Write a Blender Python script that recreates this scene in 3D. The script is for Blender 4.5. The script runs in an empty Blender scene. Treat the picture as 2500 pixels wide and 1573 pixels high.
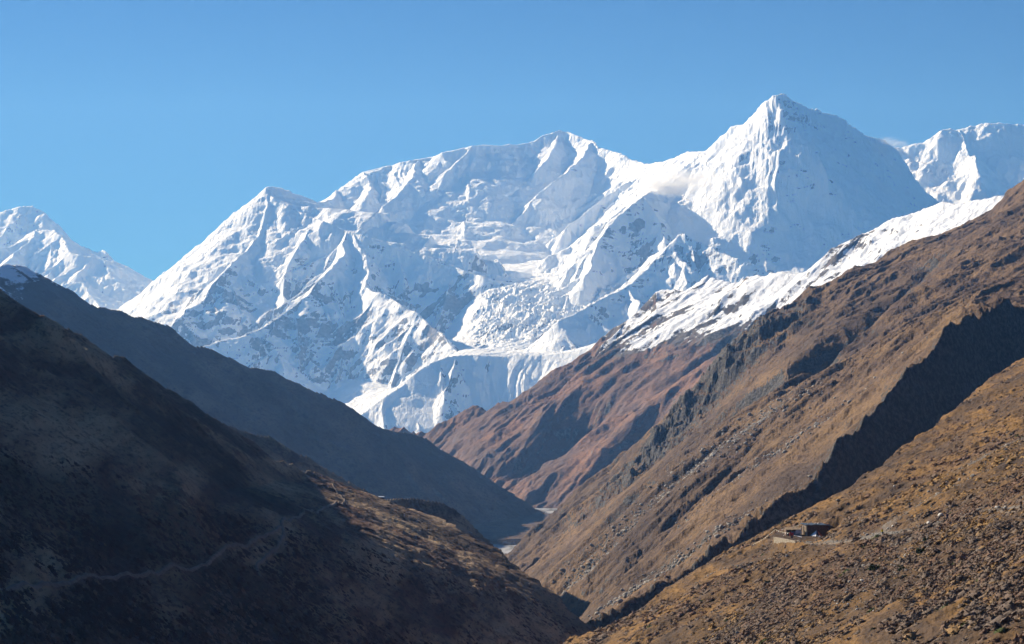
import bpy, math, random
import numpy as np
F32 = np.float32
Q = 1.0                      # mesh resolution factor
# ------------------------------------------------------------------ camera, sky, sun
sc = bpy.context.scene
COL = sc.collection
FPX = 1250 / math.tan(math.radians(15))      # focal length in pixels of a 2500 px wide frame
PITCH = math.atan(169 / FPX)
cam_d = bpy.data.cameras.new("camera"); cam_d.sensor_width = 36; cam_d.angle = math.radians(30)
cam_d.clip_start = 1; cam_d.clip_end = 120000
cam = bpy.data.objects.new("camera", cam_d); COL.objects.link(cam)
cam.rotation_euler = (math.pi / 2 + PITCH, 0, 0); cam.location = (0, 0, 0)
sc.camera = cam
SUN_AZ, SUN_EL = math.radians(-53), math.radians(26.5)   # azimuth from +Y towards +X
sv = (math.sin(SUN_AZ) * math.cos(SUN_EL), math.cos(SUN_AZ) * math.cos(SUN_EL), math.sin(SUN_EL))
W = bpy.data.worlds.new("World"); sc.world = W; W.use_nodes = True
wn = W.node_tree; bg = wn.nodes['Background']
sky = wn.nodes.new('ShaderNodeTexSky'); sky.sky_type = 'NISHITA'; sky.sun_disc = False
sky.sun_elevation = SUN_EL; sky.sun_rotation = SUN_AZ
sky.altitude = 3500; sky.air_density = 1.3; sky.dust_density = 2.0; sky.ozone_density = 2.0
tint = wn.nodes.new('ShaderNodeMix'); tint.data_type = 'RGBA'; tint.blend_type = 'MULTIPLY'; tint.inputs[0].default_value = 1
tint.inputs[7].default_value = (0.040, 0.155, 0.31, 1)
wn.links.new(sky.outputs[0], tint.inputs[6]); wn.links.new(tint.outputs[2], bg.inputs[0]); bg.inputs[1].default_value = 0.11
sd = bpy.data.lights.new("sun", 'SUN'); sd.energy = 4.9; sd.angle = math.radians(0.53); sd.color = (1, 0.95, 0.89)
so = bpy.data.objects.new("sun", sd); COL.objects.link(so)
from mathutils import Vector
so.rotation_euler = Vector(sv).to_track_quat('Z', 'Y').to_euler()
sc.view_settings.view_transform = 'Standard'; sc.view_settings.look = 'None'
sc.view_settings.exposure = 0.92; sc.view_settings.gamma = 1
sc.render.engine = 'CYCLES'
sc.cycles.use_denoising = True; sc.cycles.denoiser = 'OPENIMAGEDENOISE'; sc.cycles.denoising_input_passes = 'RGB_ALBEDO_NORMAL'; sc.cycles.denoising_prefilter = 'ACCURATE'
sc.cycles.max_bounces = 5; sc.cycles.diffuse_bounces = 4; sc.cycles.volume_bounces = 1
sc.cycles.transparent_max_bounces = 8

CP, SP = math.cos(PITCH), math.sin(PITCH)
def P(px, py, Y):
    """the point at forward distance Y (metres) that the frame pixel (px,py) looks at"""
    cx = (px - 1250) / FPX; cz = -(py - 786.5) / FPX
    dy = CP - cz * SP; dz = SP + cz * CP
    return (cx / dy * Y, Y, dz / dy * Y)
def tan_px(px, py=800):
    p = P(px, py, 1.0); return p[0]
# ------------------------------------------------------------------ noise
_r = np.random.RandomState(7)
TAB = _r.rand(512, 512).astype(F32)
def vnoise(x, y, seed=0):
    x = x + seed * 37.17; y = y + seed * 91.3
    xi = np.floor(x).astype(np.int32); yi = np.floor(y).astype(np.int32)
    fx = (x - xi).astype(F32); fy = (y - yi).astype(F32)
    fx = fx * fx * fx * (fx * (fx * 6 - 15) + 10); fy = fy * fy * fy * (fy * (fy * 6 - 15) + 10)
    x0 = xi & 511; x1 = (xi + 1) & 511; y0 = yi & 511; y1 = (yi + 1) & 511
    a = TAB[x0, y0]; b = TAB[x1, y0]; c = TAB[x0, y1]; d = TAB[x1, y1]
    return (a + (b - a) * fx) * (1 - fy) + (c + (d - c) * fx) * fy
def fbm(x, y, octv=5, seed=0, gain=0.5, ridged=False, lac=2.03):
    s = 0; a = 1.0; tot = 0; cs, sn = math.cos(0.6), math.sin(0.6)
    for o in range(octv):
        n = vnoise(x, y, seed + o * 3)
        n = (1 - np.abs(2 * n - 1)) if ridged else (2 * n - 1)
        s = s + a * n; tot += a; a *= gain
        x, y = (x * cs - y * sn) * lac, (x * sn + y * cs) * lac
    return s / tot
def sstep(e0, e1, x):
    t = np.clip((x - e0) / (e1 - e0), 0, 1); return t * t * (3 - 2 * t)
# ------------------------------------------------------------------ object helpers
def tag(o, label=None, cat=None, group=None, kind=None):
    if label: o['label'] = label
    if cat: o['category'] = cat
    if group: o['group'] = group
    if kind: o['kind'] = kind
    return o
def mesh_np(name, co, faces, mat, parent=None, smooth=True, attrs=None):
    me = bpy.data.meshes.new(name)
    nv = len(co); nf, k = faces.shape
    me.vertices.add(nv); me.vertices.foreach_set('co', np.ascontiguousarray(co, F32).ravel())
    me.loops.add(nf * k); me.loops.foreach_set('vertex_index', np.ascontiguousarray(faces, np.int32).ravel())
    me.polygons.add(nf); me.polygons.foreach_set('loop_start', np.arange(0, nf * k, k, dtype=np.int32))
    try: me.polygons.foreach_set('loop_total', np.full(nf, k, np.int32))
    except Exception: pass
    if smooth: me.polygons.foreach_set('use_smooth', np.ones(nf, bool))
    me.update(calc_edges=True)
    for an, av in (attrs or {}).items():
        if av.ndim == 1:
            at = me.attributes.new(an, 'FLOAT', 'POINT'); at.data.foreach_set('value', av.astype(F32))
        else:
            at = me.attributes.new(an, 'FLOAT_VECTOR', 'POINT'); at.data.foreach_set('vector', av.astype(F32).ravel())
    if mat: me.materials.append(mat)
    o = bpy.data.objects.new(name, me); COL.objects.link(o)
    if parent: o.parent = parent
    return o
def grid_faces(nr, nc):
    i = (np.arange(nr - 1)[:, None] * nc + np.arange(nc - 1)[None, :]).astype(np.int32)
    return np.stack([i, i + 1, i + nc + 1, i + nc], -1).reshape(-1, 4)
def normals_z(X, Y, Z):
    """slope normal z of a grid surface"""
    P_ = np.stack([X, Y, Z], -1); du = np.gradient(P_, axis=1); dv = np.gradient(P_, axis=0)
    n = np.cross(du, dv); n /= (np.linalg.norm(n, axis=-1, keepdims=True) + 1e-9)
    return n * np.sign(n[..., 2:3] + 1e-9)
# ------------------------------------------------------------------ ridge skeleton terrain
class Skel:
    def __init__(s, X, Y): s.segs = []; s.axes = (Y[:, 0], X[0] / Y[0, 0])
    def ridge(s, pts, sl=1.0, sr=1.0, D=4000.0, world=False):
        """polyline of (px,py,km); sl / sr = slope of the ground left / right of the walking direction"""
        q = [p if world else P(p[0], p[1], p[2] * 1000) for p in pts]
        acc = 0.0
        for a, b in zip(q[:-1], q[1:]):
            s.segs.append((a, b, sl, sr, D, acc)); acc += math.dist(a[:2], b[:2])
        return q
    def spurs(s, q, side, spacing, slope, length, rng, depth=1, sl=None, jit=0.35, drop=10., bias=0.35, first=0.5):
        """child ridges falling away from the world polyline q on side +1 (left) or -1 (right)"""
        acc = 0; nxt = spacing * first
        for a, b in zip(q[:-1], q[1:]):
            L = math.dist(a[:2], b[:2])
            while acc + L > nxt:
                t = (nxt - acc) / L
                p = [a[i] + (b[i] - a[i]) * t for i in range(3)]
                dx, dy = (b[0] - a[0]) / L, (b[1] - a[1]) / L
                dn = -1 if b[2] > a[2] else 1
                ang = math.atan2(dy, dx) + side * (math.pi / 2) - side * dn * bias + rng.uniform(-jit, jit)
                ln = length * rng.uniform(0.6, 1.25); n = max(3, int(ln / (spacing * 0.6))); st = ln / n
                pts = [(p[0], p[1], p[2] - drop)]; sl_ = slope * rng.uniform(0.85, 1.1)
                for k in range(n):
                    ang += rng.uniform(-0.22, 0.22)
                    x, y, z = pts[-1]; f = 0.75 if k % 2 else 1.2
                    pts.append((x + math.cos(ang) * st, y + math.sin(ang) * st, z - sl_ * st * f * rng.uniform(0.7, 1.3)))
                ss = sl or slope * 1.35
                s.ridge(pts, ss * rng.uniform(.9, 1.15), ss * rng.uniform(.9, 1.15), world=True)
                if depth > 1:
                    for sd_ in (1, -1):
                        s.spurs(pts, sd_, spacing * 0.42, slope * 1.1, length * 0.3, rng, depth - 1, jit=jit, drop=drop * .5, bias=0.6)
                nxt += spacing * rng.uniform(0.7, 1.3)
            acc += L
    def eval(s, X, Y, Z, flute=None, fl_amp=0.0, fl_len=60.0):
        """max of all ridge cones into Z (in place); rows of the grid have constant Y, columns constant X/Y"""
        yr, ar = s.axes
        zmin = -400.0
        for (a, b, sl, sr, D, acc) in s.segs:
            ztop = max(a[2], b[2]); smin = min(sl, sr)
            R = min((ztop - zmin) / max(smin, .1) * 1.1, 3600.0)
            y0, y1 = min(a[1], b[1]) - R, max(a[1], b[1]) + R
            r0, r1 = np.searchsorted(yr, (y0, y1)); 
            if r1 - r0 < 1: continue
            xm, xM = min(a[0], b[0]) - R, max(a[0], b[0]) + R
            ya, yb = max(y0, yr[r0]), min(y1, yr[r1 - 1])
            c0, c1 = np.searchsorted(ar, (min(xm / ya, xm / yb), max(xM / ya, xM / yb)))
            if c1 - c0 < 1: continue
            x = X[r0:r1, c0:c1] - F32(a[0]); y = Y[r0:r1, c0:c1] - F32(a[1])
            dx, dy, dz = b[0] - a[0], b[1] - a[1], b[2] - a[2]; L2 = dx * dx + dy * dy + 1e-6; L = math.sqrt(L2)
            t = np.clip((x * F32(dx / L2) + y * F32(dy / L2)), 0, 1)
            ex = x - t * F32(dx); ey = y - t * F32(dy)
            d = np.sqrt(ex * ex + ey * ey) + F32(0.01)
            if sl == sr: S = F32(sl)
            else:
                lat = (x * F32(-dy / L) + y * F32(dx / L)) / d
                S = F32((sl + sr) / 2) + F32((sl - sr) / 2) * np.clip(lat * 1.6, -1, 1)
            z = F32(a[2]) + t * F32(dz) - S * (F32(.45 * D) * (1 - np.exp(-d / F32(D))) + F32(.55) * d)
            if smin < .4: z -= F32(1.1) * np.maximum(d - F32(800), 0)
            if flute is not None and fl_amp > 0:
                idx = ((F32(acc) + t * F32(L)) * F32(8 / fl_len) + 6 * np.sin(d * F32(0.011)) + F32(acc * 3.1 % 977)).astype(np.int32) & 4095
                z -= F32(fl_amp) * flute[idx] * np.minimum(d * F32(1 / 160.), 1) 
            v = Z[r0:r1, c0:c1]; np.maximum(v, z, out=v)
        return Z
_k = _r.rand(513); FL = np.interp(np.arange(4096) / 8, np.arange(513), _k); FL2 = np.interp(np.arange(4096) / 24, np.arange(513), _r.rand(513))
FLUTE = (np.abs(2 * FL - 1) * 0.5 + np.abs(2 * FL2 - 1)).astype(F32)
def polar(px0, px1, n, ys, el=0, er=0):
    a = np.linspace(tan_px(px0), tan_px(px1), n).astype(F32)
    if el: a = np.concatenate([np.linspace(tan_px(px0 - el), a[0], 60)[:-1], a]).astype(F32)      # coarser ground beyond the frame
    if er: a = np.concatenate([a, np.linspace(a[-1], tan_px(px1 + er), 60)[1:]]).astype(F32)
    n = len(a); ys = np.asarray(ys, F32)
    Y = np.repeat(ys[:, None], n, 1); X = Y * a[None, :]
    return X, Y, a
def ysteps(*spans):
    """spans of (y0, y1, step)"""
    out = [np.arange(a, b, s / Q) for a, b, s in spans]; return np.concatenate(out)
def loft(curves, a, ys, back=0.8, floor=-600., front=None):
    """ground through traced curves [(px,py,Y metres)...] listed near to far; beyond the last the ground drops at slope `back`"""
    cy, cz = [], []
    au = np.linspace(a[0], a[-1], 1400)
    for c in curves:
        q = [P(*p) for p in c]; aa = np.array([p[0] / p[1] for p in q])
        cy.append(np.interp(au, aa, [p[1] for p in q])); cz.append(np.interp(au, aa, [p[2] / p[1] for p in q]) * cy[-1])
    cy = np.array(cy); cz = np.array(cz); Z = np.empty((len(ys), len(a)), F32)
    k = max(3, int(tan_px(1250 + 46) / (au[1] - au[0]))); ker = np.hanning(2 * k + 1); ker /= ker.sum()
    sm = lambda v: np.convolve(np.concatenate([2 * v[0] - v[k:0:-1], v, 2 * v[-1] - v[-2:-k - 2:-1]]), ker, 'valid')
    top = cz[-1].copy(); cy = np.array([sm(v) for v in cy]); cz = np.array([sm(v) for v in cz]); det = np.interp(a, au, top - cz[-1]); cy = np.array([np.interp(a, au, v) for v in cy]); cz = np.array([np.interp(a, au, v) for v in cz])
    for j in range(len(a)):
        y = cy[:, j]; z = cz[:, j]
        # monotone-x cubic (finite difference tangents)
        h = np.diff(y); dl = np.diff(z) / h
        m = np.empty_like(z); m[0] = dl[0]; m[-1] = dl[-1]
        if len(z) > 2: m[1:-1] = (dl[:-1] * h[1:] + dl[1:] * h[:-1]) / (h[1:] + h[:-1])
        i = np.clip(np.searchsorted(y, ys) - 1, 0, len(h) - 1)
        t = (ys - y[i]) / h[i]; tc = np.clip(t, 0, 1)
        zz = ((2 * tc**3 - 3 * tc**2 + 1) * z[i] + (tc**3 - 2 * tc**2 + tc) * h[i] * m[i] + (-2 * tc**3 + 3 * tc**2) * z[i + 1] + (tc**3 - tc**2) * h[i] * m[i + 1])
        over = np.maximum(ys - y[-1], 0); under = np.maximum(y[0] - ys, 0)
        lam = .16 * (y[-1] - y[0]); zz = zz + det[j] * np.exp(-((ys - y[-1]) / lam) ** 2)
        zz = zz - over * back - under * (m[0] if front is None else front)
        Z[:, j] = zz
    return np.maximum(Z, floor)
def smooth_curve_noise(c): return c
exec_parts = True
# ------------------------------------------------------------------ node helpers
def newmat(name):
    m = bpy.data.materials.new(name); m.use_nodes = True; nt = m.node_tree; nt.nodes.clear()
    out = nt.nodes.new('ShaderNodeOutputMaterial'); b = nt.nodes.new('ShaderNodeBsdfPrincipled')
    nt.links.new(b.outputs[0], out.inputs[0]); b.inputs['Roughness'].default_value = 0.9
    b.inputs['Specular IOR Level'].default_value = 0.15
    return m, nt, b
class N:
    """tiny node-building helper"""
    def __init__(s, nt): s.nt = nt; s.geo = None
    def n(s, t, **kw):
        x = s.nt.nodes.new(t)
        for k, v in kw.items(): setattr(x, k, v)
        return x
    def l(s, a, b): s.nt.links.new(a, b)
    def pos(s): 
        if not s.geo: s.geo = s.n('ShaderNodeNewGeometry')
        return s.geo.outputs['Position']
    def attr(s, name, vec=False):
        x = s.n('ShaderNodeAttribute'); x.attribute_name = name; return x.outputs['Vector' if vec else 'Fac']
    def mapping(s, v, scale=(1, 1, 1), rot=(0, 0, 0)):
        x = s.n('ShaderNodeMapping'); x.inputs['Scale'].default_value = scale; x.inputs['Rotation'].default_value = rot; s.l(v, x.inputs[0]); return x.outputs[0]
    def noise(s, v, scale, detail=4, rough=0.55, dist=0.0):
        x = s.n('ShaderNodeTexNoise'); x.inputs['Scale'].default_value = scale; x.inputs['Detail'].default_value = detail
        x.inputs['Roughness'].default_value = rough; x.inputs['Distortion'].default_value = dist; s.l(v, x.inputs['Vector']); return x.outputs['Fac']
    def m(s, op, a, b=None, c=None):
        x = s.n('ShaderNodeMath', operation=op)
        for i, v in enumerate((a, b, c)):
            if v is None: continue
            if isinstance(v, (int, float)): x.inputs[i].default_value = v
            else: s.l(v, x.inputs[i])
        return x.outputs[0]
    def step(s, v, lo, hi):
        x = s.n('ShaderNodeMapRange', interpolation_type='SMOOTHSTEP'); s.l(v, x.inputs[0])
        x.inputs[1].default_value = lo; x.inputs[2].default_value = hi; return x.outputs[0]
    def mix(s, f, a, b):
        x = s.n('ShaderNodeMix', data_type='RGBA')
        for i, v in ((0, f), (6, a), (7, b)):
            if isinstance(v, tuple): x.inputs[i].default_value = (*v, 1)
            elif isinstance(v, (int, float)): x.inputs[i].default_value = v
            else: s.l(v, x.inputs[i])
        return x.outputs[2]
    def bump(s, h, dist, strength=1.0, nrm=None):
        x = s.n('ShaderNodeBump'); x.inputs['Strength'].default_value = strength; x.inputs['Distance'].default_value = dist
        s.l(h, x.inputs['Height'])
        if nrm is not None: s.l(nrm, x.inputs['Normal'])
        return x.outputs[0]
def mat_snow(name, rock=(0.13, 0.125, 0.13), sc_=1.0, lo=0.46, hi=0.52):
    m, nt, b = newmat(name); g = N(nt); p = g.pos()
    n1 = g.noise(g.mapping(p, (1, 1, 2.6), (0, 0.5, 0)), 0.006 * sc_, 10, 0.7, 0.3)
    r = g.attr('rock'); v = g.m('ADD', r, g.m('MULTIPLY', g.m('SUBTRACT', n1, 0.5), 1.5))
    mask = g.step(v, lo, hi)
    rc = g.mix(g.step(g.noise(p, 0.05 * sc_, 5, .7), .4, .6), rock, tuple(c * 1.9 for c in rock))
    g.l(g.mix(mask, (0.88, 0.895, 0.915), rc), b.inputs['Base Color'])
    # wind ripples and runnels that run down the fall line
    fl = g.noise(g.mapping(p, (1, .25, .16)), 0.05 * sc_, 6, 0.65, 0.3)
    h = g.m('ADD', g.m('ADD', g.noise(p, 0.014 * sc_, 10, 0.66), g.m('MULTIPLY', fl, .5)), g.m('MULTIPLY', mask, -0.05))
    g.l(g.bump(h, 26 / sc_, .9), b.inputs['Normal'])
    b.inputs['Roughness'].default_value = 0.75
    return m
def mat_hill(name, grass=(0.16, 0.10, 0.06), grass2=(0.26, 0.165, 0.08), dark=(0.075, 0.055, 0.045), rock=(0.12, 0.115, 0.105), sc_=1.0, snow=False, ang=0.0, bump=1.0, spots=0.55):
    m, nt, b = newmat(name); g = N(nt); p = g.pos()
    big = g.noise(p, 0.004 * sc_, 5, 0.6, 0.6)
    streak = g.noise(g.mapping(p, (1, .25, 1), (0, 0, ang)), 0.02 * sc_, 6, 0.65, 0.4)
    fine = g.noise(p, 0.12 * sc_, 5, 0.65)
    c = g.mix(g.step(streak, 0.38, 0.62), grass, grass2)
    c = g.mix(g.m('MULTIPLY', g.step(big, 0.45, 0.62), 0.7), c, dark)
    c = g.mix(g.m('MULTIPLY', g.step(fine, 0.50, 0.66), 0.6), c, dark)
    c = g.mix(g.m('MULTIPLY', g.step(g.noise(g.mapping(p, (1, .55, 1), (0, 0, ang)), 0.33 * sc_, 5, 0.7), 0.53, 0.6), spots), c, tuple(x * .7 for x in dark))
    rv = g.m('ADD', g.attr('rock'), g.m('MULTIPLY', g.m('SUBTRACT', g.noise(p, 0.05 * sc_, 6, 0.7), 0.5), 1.1))
    rk = g.step(rv, 0.46, 0.6)
    rcol = g.mix(g.step(g.noise(p, 0.25 * sc_, 4, 0.7), .4, .65), tuple(x * .5 for x in rock), tuple(x * 1.35 for x in rock))
    c = g.mix(rk, c, rcol)
    sv_ = g.m('ADD', g.attr('scree'), g.m('MULTIPLY', g.m('SUBTRACT', g.noise(p, 0.09 * sc_, 5, 0.7), 0.5), 0.8))
    c = g.mix(g.step(sv_, 0.42, 0.62), c, g.mix(g.step(g.noise(p, 0.5 * sc_, 3, .7), .45, .65), (0.13, 0.115, 0.098), (0.25, 0.23, 0.205)))
    if snow:
        s2 = g.m('ADD', g.attr('snow'), g.m('MULTIPLY', g.m('SUBTRACT', g.noise(g.mapping(p, (1, .6, 1.5), (0, 0, ang)), 0.035 * sc_, 9, 0.75), 0.5), 1.9))
        ms = g.m('MULTIPLY', g.step(s2, 0.46, 0.56), 1.0)
        c = g.mix(g.step(g.attr('snow'), .05, .3), c, g.mix(g.noise(p, .06 * sc_, 6, .7), (.05, .048, .05), (.17, .15, .14)))
        c = g.mix(ms, c, (0.86, 0.88, 0.91))
    g.l(c, b.inputs['Base Color'])
    h = g.m('ADD', g.noise(p, 0.06 * sc_, 8, 0.66), g.m('MULTIPLY', rk, 0.15))
    g.l(g.bump(h, 9 / sc_, 0.8 * bump), b.inputs['Normal'])
    return m
# ================================================================== the snow massif
MS = mat_snow("snow_and_rock")
def snow_massif():
    ys = ysteps((9300, 12000, 12), (12000, 15600, 9), (15600, 17800, 10), (17800, 20500, 90))
    X, Y, a = polar(230, 2330, int(1500 * Q), ys)
    # base: glacier basin, icefall and valley floor
    base = loft([
        [(200, 1150, 9000), (2400, 1130, 9000)],
        [(200, 1110, 11050), (2400, 1090, 11050)],
        [(200, 1040, 11450), (900, 1020, 11450), (1020, 930, 11450), (1100, 880, 11450), (1260, 874, 11450), (1400, 866, 11450), (1500, 850, 11450), (1900, 800, 11450), (2400, 780, 11450)],
        [(200, 1030, 11800), (700, 1010, 11800), (1000, 960, 11800), (1120, 868, 11800), (1260, 868, 11800), (1400, 858, 11800), (1500, 840, 11800), (1900, 780, 11800), (2400, 760, 11800)],
        [(200, 960, 12600), (700, 960, 12600), (1000, 900, 12600), (1100, 842, 12600), (1180, 830, 12600), (1260, 800, 12600), (1360, 785, 12600), (1450, 765, 12600), (1600, 750, 12600), (1900, 720, 12600), (2400, 700, 12600)],
        [(200, 900, 13400), (700, 900, 13400), (1000, 830, 13400), (1100, 800, 13400), (1180, 725, 13400), (1300, 712, 13400), (1430, 705, 13400), (1600, 690, 13400), (1900, 660, 13400), (2400, 640, 13400)],
        [(200, 850, 14100), (700, 700, 14100), (1000, 665, 14100), (1080, 655, 14100), (1180, 682, 14100), (1300, 682, 14100), (1430, 676, 14100), (1600, 660, 14100), (1900, 640, 14100), (2400, 620, 14100)],
        [(200, 850, 15200), (700, 620, 15200), (850, 575, 15200), (1000, 610, 15200), (1090, 640, 15200), (1180, 640, 15200), (1300, 640, 15200), (1430, 640, 15200), (1700, 600, 15200), (2400, 600, 15200)],
        [(200, 850, 16500), (700, 540, 16500), (820, 500, 16500), (900, 520, 16500), (1000, 560, 16500), (1100, 590, 16500), (1180, 600, 16500), (1430, 590, 16500), (2400, 600, 16500)],
    ], a, ys, back=0.5)
    # seracs and crevasses of the icefall
    ic = np.clip(1 - np.abs((Y - 12900) / 900), 0, 1) * sstep(1130, 1230, a[None, :] / tan_px(2250) * 1000 + 1250) * sstep(1620, 1480, a[None, :] / tan_px(2250) * 1000 + 1250)
    wx = fbm(X / 300, Y / 300, 3, 5) * 90; 
    base += (fbm((X + wx) / 130, (Y + wx) / 90, 5, 11, .6, ridged=True) - .5) * (16 + 150 * ic)
    base += fbm(X / 700, Y / 500, 3, 21) * 50
    wX = X + fbm(X / 420, Y / 420, 4, 31) * 55 + fbm(X / 120, Y / 120, 3, 35) * 8
    wY = Y + fbm(X / 420, Y / 420, 4, 41) * 130 + fbm(X / 120, Y / 120, 3, 45) * 14
    kf = .25 + .75 * sstep(11400, 12300, Y); wX = X + (wX - X) * kf; wY = Y + (wY - Y) * kf
    Z = base.astype(F32)
    s = Skel(X, Y); rng = random.Random(5)
    # skyline of the left peak and the long dome
    q = s.ridge([(300, 800, 14.8), (372, 717, 15), (396, 693, 15), (428, 653, 15), (459, 626, 15), (503, 610, 15), (531, 582, 15), (586, 539, 15), (618, 515, 15), (638, 487, 15), (653, 459, 15)], .9, 1.0)
    s.spurs(q, -1, 330, .8, 1500, rng, 2, bias=0.2)
    s.ridge([(653, 459, 15), (669, 457, 15.1), (693, 465, 15.3), (752, 481, 15.7), (776, 495, 16)], .9, .75)
    q = s.ridge([(776, 495, 16), (816, 485, 16.5), (834, 458, 17), (889, 418, 17), (913, 412, 17), (949, 402, 17), (1012, 389, 17), (1072, 377, 17), (1147, 357, 17), (1202, 356, 17.1)], .9, .75, D=1500)
    q2 = s.ridge([(889, 418, 17), (905, 460, 16.6), (890, 485, 16.3)], 1, .9)
    s.ridge([(1020, 388, 17), (1010, 430, 16.6), (960, 480, 16.25), (940, 505, 16.0)], .7, .9, D=1200)
    s.ridge([(1147, 360, 17), (1110, 395, 16.7), (1080, 430, 16.5), (1060, 480, 16.3), (1040, 530, 16.1)], 1.0, .75, D=1500)
    s.ridge([(1150, 470, 16.6), (1130, 500, 16.3), (1115, 545, 16.0)], 1.3, 1.3, D=700)
    s.ridge([(1090, 480, 16.6), (1085, 510, 16.3), (1070, 550, 16.0)], 1.3, 1.3, D=700)
    # the central summit and the lit ribs below it
    s.ridge([(1202, 357, 17.1), (1254, 352, 17.3), (1297, 343, 17.4), (1325, 327, 17.5), (1361, 316, 17.6)], .9, .7)
    q = s.ridge([(1361, 316, 17.6), (1388, 321, 17.55), (1444, 344, 17.3), (1468, 365, 17.1), (1507, 377, 16.8), (1547, 395, 16.5), (1583, 402, 16.1), (1626, 396, 15.7), (1668, 376, 15.2), (1727, 368, 14.8), (1763, 337, 14.6), (1783, 323, 14.5)], 1.0, .86)
    s.spurs(q, -1, 250, .78, 1300, rng, 2, bias=-.25, jit=.2, sl=1.1)
    s.ridge([(1361, 316, 17.6), (1352, 350, 17.3), (1335, 385, 17.0), (1300, 425, 16.7)], 1.0, .7, D=2500)
    s.ridge([(1444, 346, 17.3), (1440, 365, 17.05), (1400, 400, 16.75), (1350, 450, 16.4), (1300, 490, 16.1), (1255, 540, 15.85), (1225, 590, 15.6), (1205, 620, 15.45)], 1.0, .75, D=2500)
    # right peak
    s.ridge([(1783, 323, 14.5), (1791, 309, 14.5), (1815, 303, 14.4), (1858, 267, 14.3), (1898, 233, 14.2)], 1.0, 1.25)
    q = s.ridge([(1898, 233, 14.2), (1921, 236, 14.25), (1957, 253, 14.4), (2005, 275, 14.6), (2036, 281, 14.7), (2072, 303, 14.8), (2108, 323, 15.0), (2143, 341, 15.2), (2163, 352, 15.4), (2185, 368, 15.6), (2215, 420, 15.9), (2230, 520, 16.2)], 1.0, 1.35)
    s.spurs(q, -1, 170, 1.2, 1100, rng, 1, bias=0.15, drop=40)
    s.ridge([(1763, 338, 14.65), (1735, 372, 14.5), (1700, 402, 14.3), (1660, 430, 14.2), (1620, 462, 14.05), (1575, 481, 13.9)], 1.0, 1.25)
    q = s.ridge([(1775, 350, 14.4), (1830, 390, 14.2), (1890, 416, 14.0), (1937, 455, 13.9), (1969, 493, 13.8), (2009, 523, 13.65), (2064, 543, 13.5), (2112, 566, 13.3), (2160, 600, 13.1)], .9, 1.5)
    s.spurs(q, -1, 110, 1.35, 900, rng, 1, bias=0.1, drop=30)
    # rock buttress under the right peak
    q = s.ridge([(1575, 481, 13.9), (1540, 510, 13.75), (1507, 543, 13.6), (1468, 592, 13.4), (1445, 640, 13.2), (1430, 690, 12.95)], .9, 1.1)
    s.spurs(q, -1, 150, .85, 700, rng, 2); s.spurs(q, 1, 150, .8, 400, rng, 1)
    q = s.ridge([(1575, 481, 13.9), (1602, 519, 13.7), (1625, 570, 13.4), (1630, 610, 13.2)], 1.0, 1.2)
    s.spurs(q, -1, 170, 1.0, 600, rng, 2)
    q = s.ridge([(1662, 571, 13), (1635, 595, 12.9), (1606, 630, 12.8), (1578, 658, 12.7), (1530, 690, 12.5), (1487, 721, 12.35), (1420, 761, 12.1), (1369, 785, 11.9)], .75, .95)
    s.spurs(q, 1, 230, .6, 700, rng, 2); s.spurs(q, -1, 150, .75, 900, rng, 2)
    q = s.ridge([(1662, 571, 13), (1690, 580, 12.95), (1723, 592, 12.9), (1767, 616, 12.75), (1826, 640, 12.6), (1890, 667, 12.5), (1960, 700, 12.4), (2050, 740, 12.3)], .9, .95)
    s.spurs(q, -1, 160, .8, 700, rng, 2)
    s.ridge([(1840, 650, 13.2), (1900, 650, 13.2), (1960, 655, 13.2), (2040, 650, 13.2)], .15, .25)
    # front faces of the left peak
    q = s.ridge([(653, 460, 15), (659, 497, 14.8), (640, 560, 14.5), (600, 610, 14.2), (578, 634, 14.0), (535, 681, 13.7), (499, 729, 13.5), (455, 760, 13.3), (420, 800, 13.0), (395, 835, 12.8)], .85, 1.0)
    s.spurs(q, 1, 170, .85, 700, rng, 1, bias=.5); s.spurs(q, -1, 220, .85, 900, rng, 2)
    q = s.ridge([(659, 475, 14.95), (693, 497, 14.75), (733, 519, 14.6), (790, 545, 14.4), (850, 565, 14.25), (900, 580, 14.1), (960, 600, 14.0), (1048, 632, 13.9), (1111, 652, 13.8), (1182, 680, 13.6)], .12, 1.0)
    s.spurs(q, -1, 240, .85, 900, rng, 2, bias=.3)
    q = s.ridge([(850, 567, 14.25), (834, 630, 13.8), (796, 665, 13.5), (770, 690, 13.3), (745, 721, 13.1), (715, 750, 13.0), (681, 776, 12.85), (669, 784, 12.8), (658, 820, 12.6), (650, 860, 12.4), (610, 907, 12.1), (590, 945, 11.9)], .85, 1.0)
    s.spurs(q, 1, 200, .8, 600, rng, 2, bias=.5); s.spurs(q, -1, 210, .8, 1100, rng, 2, bias=.2)
    q = s.ridge([(669, 784, 12.8), (640, 800, 12.65), (606, 816, 12.5), (554, 828, 12.35), (495, 850, 12.1)], .7, .95)
    s.spurs(q, 1, 180, .6, 500, rng, 1)
    q = s.ridge([(870, 570, 14.2), (890, 630, 13.8), (895, 700, 13.3), (950, 732, 13), (1018, 767, 12.7), (1073, 815, 12.4), (1121, 862, 12.1)], .9, .95)
    s.spurs(q, -1, 190, .8, 1400, rng, 2, bias=.3); s.spurs(q, 1, 230, .8, 500, rng, 2)
    # snow rampart in front of the glacier
    q = s.ridge([(860, 1030, 10.7), (883, 1011, 10.8), (940, 968, 10.9), (994, 934, 11), (1018, 906, 11.05), (1049, 886, 11.1), (1093, 869, 11.2), (1152, 865, 11.25), (1232, 867, 11.25), (1258, 863, 11.25), (1322, 867, 11.2), (1380, 858, 11.15), (1437, 846, 11.1), (1520, 830, 11.0)], .6, .8)
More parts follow.
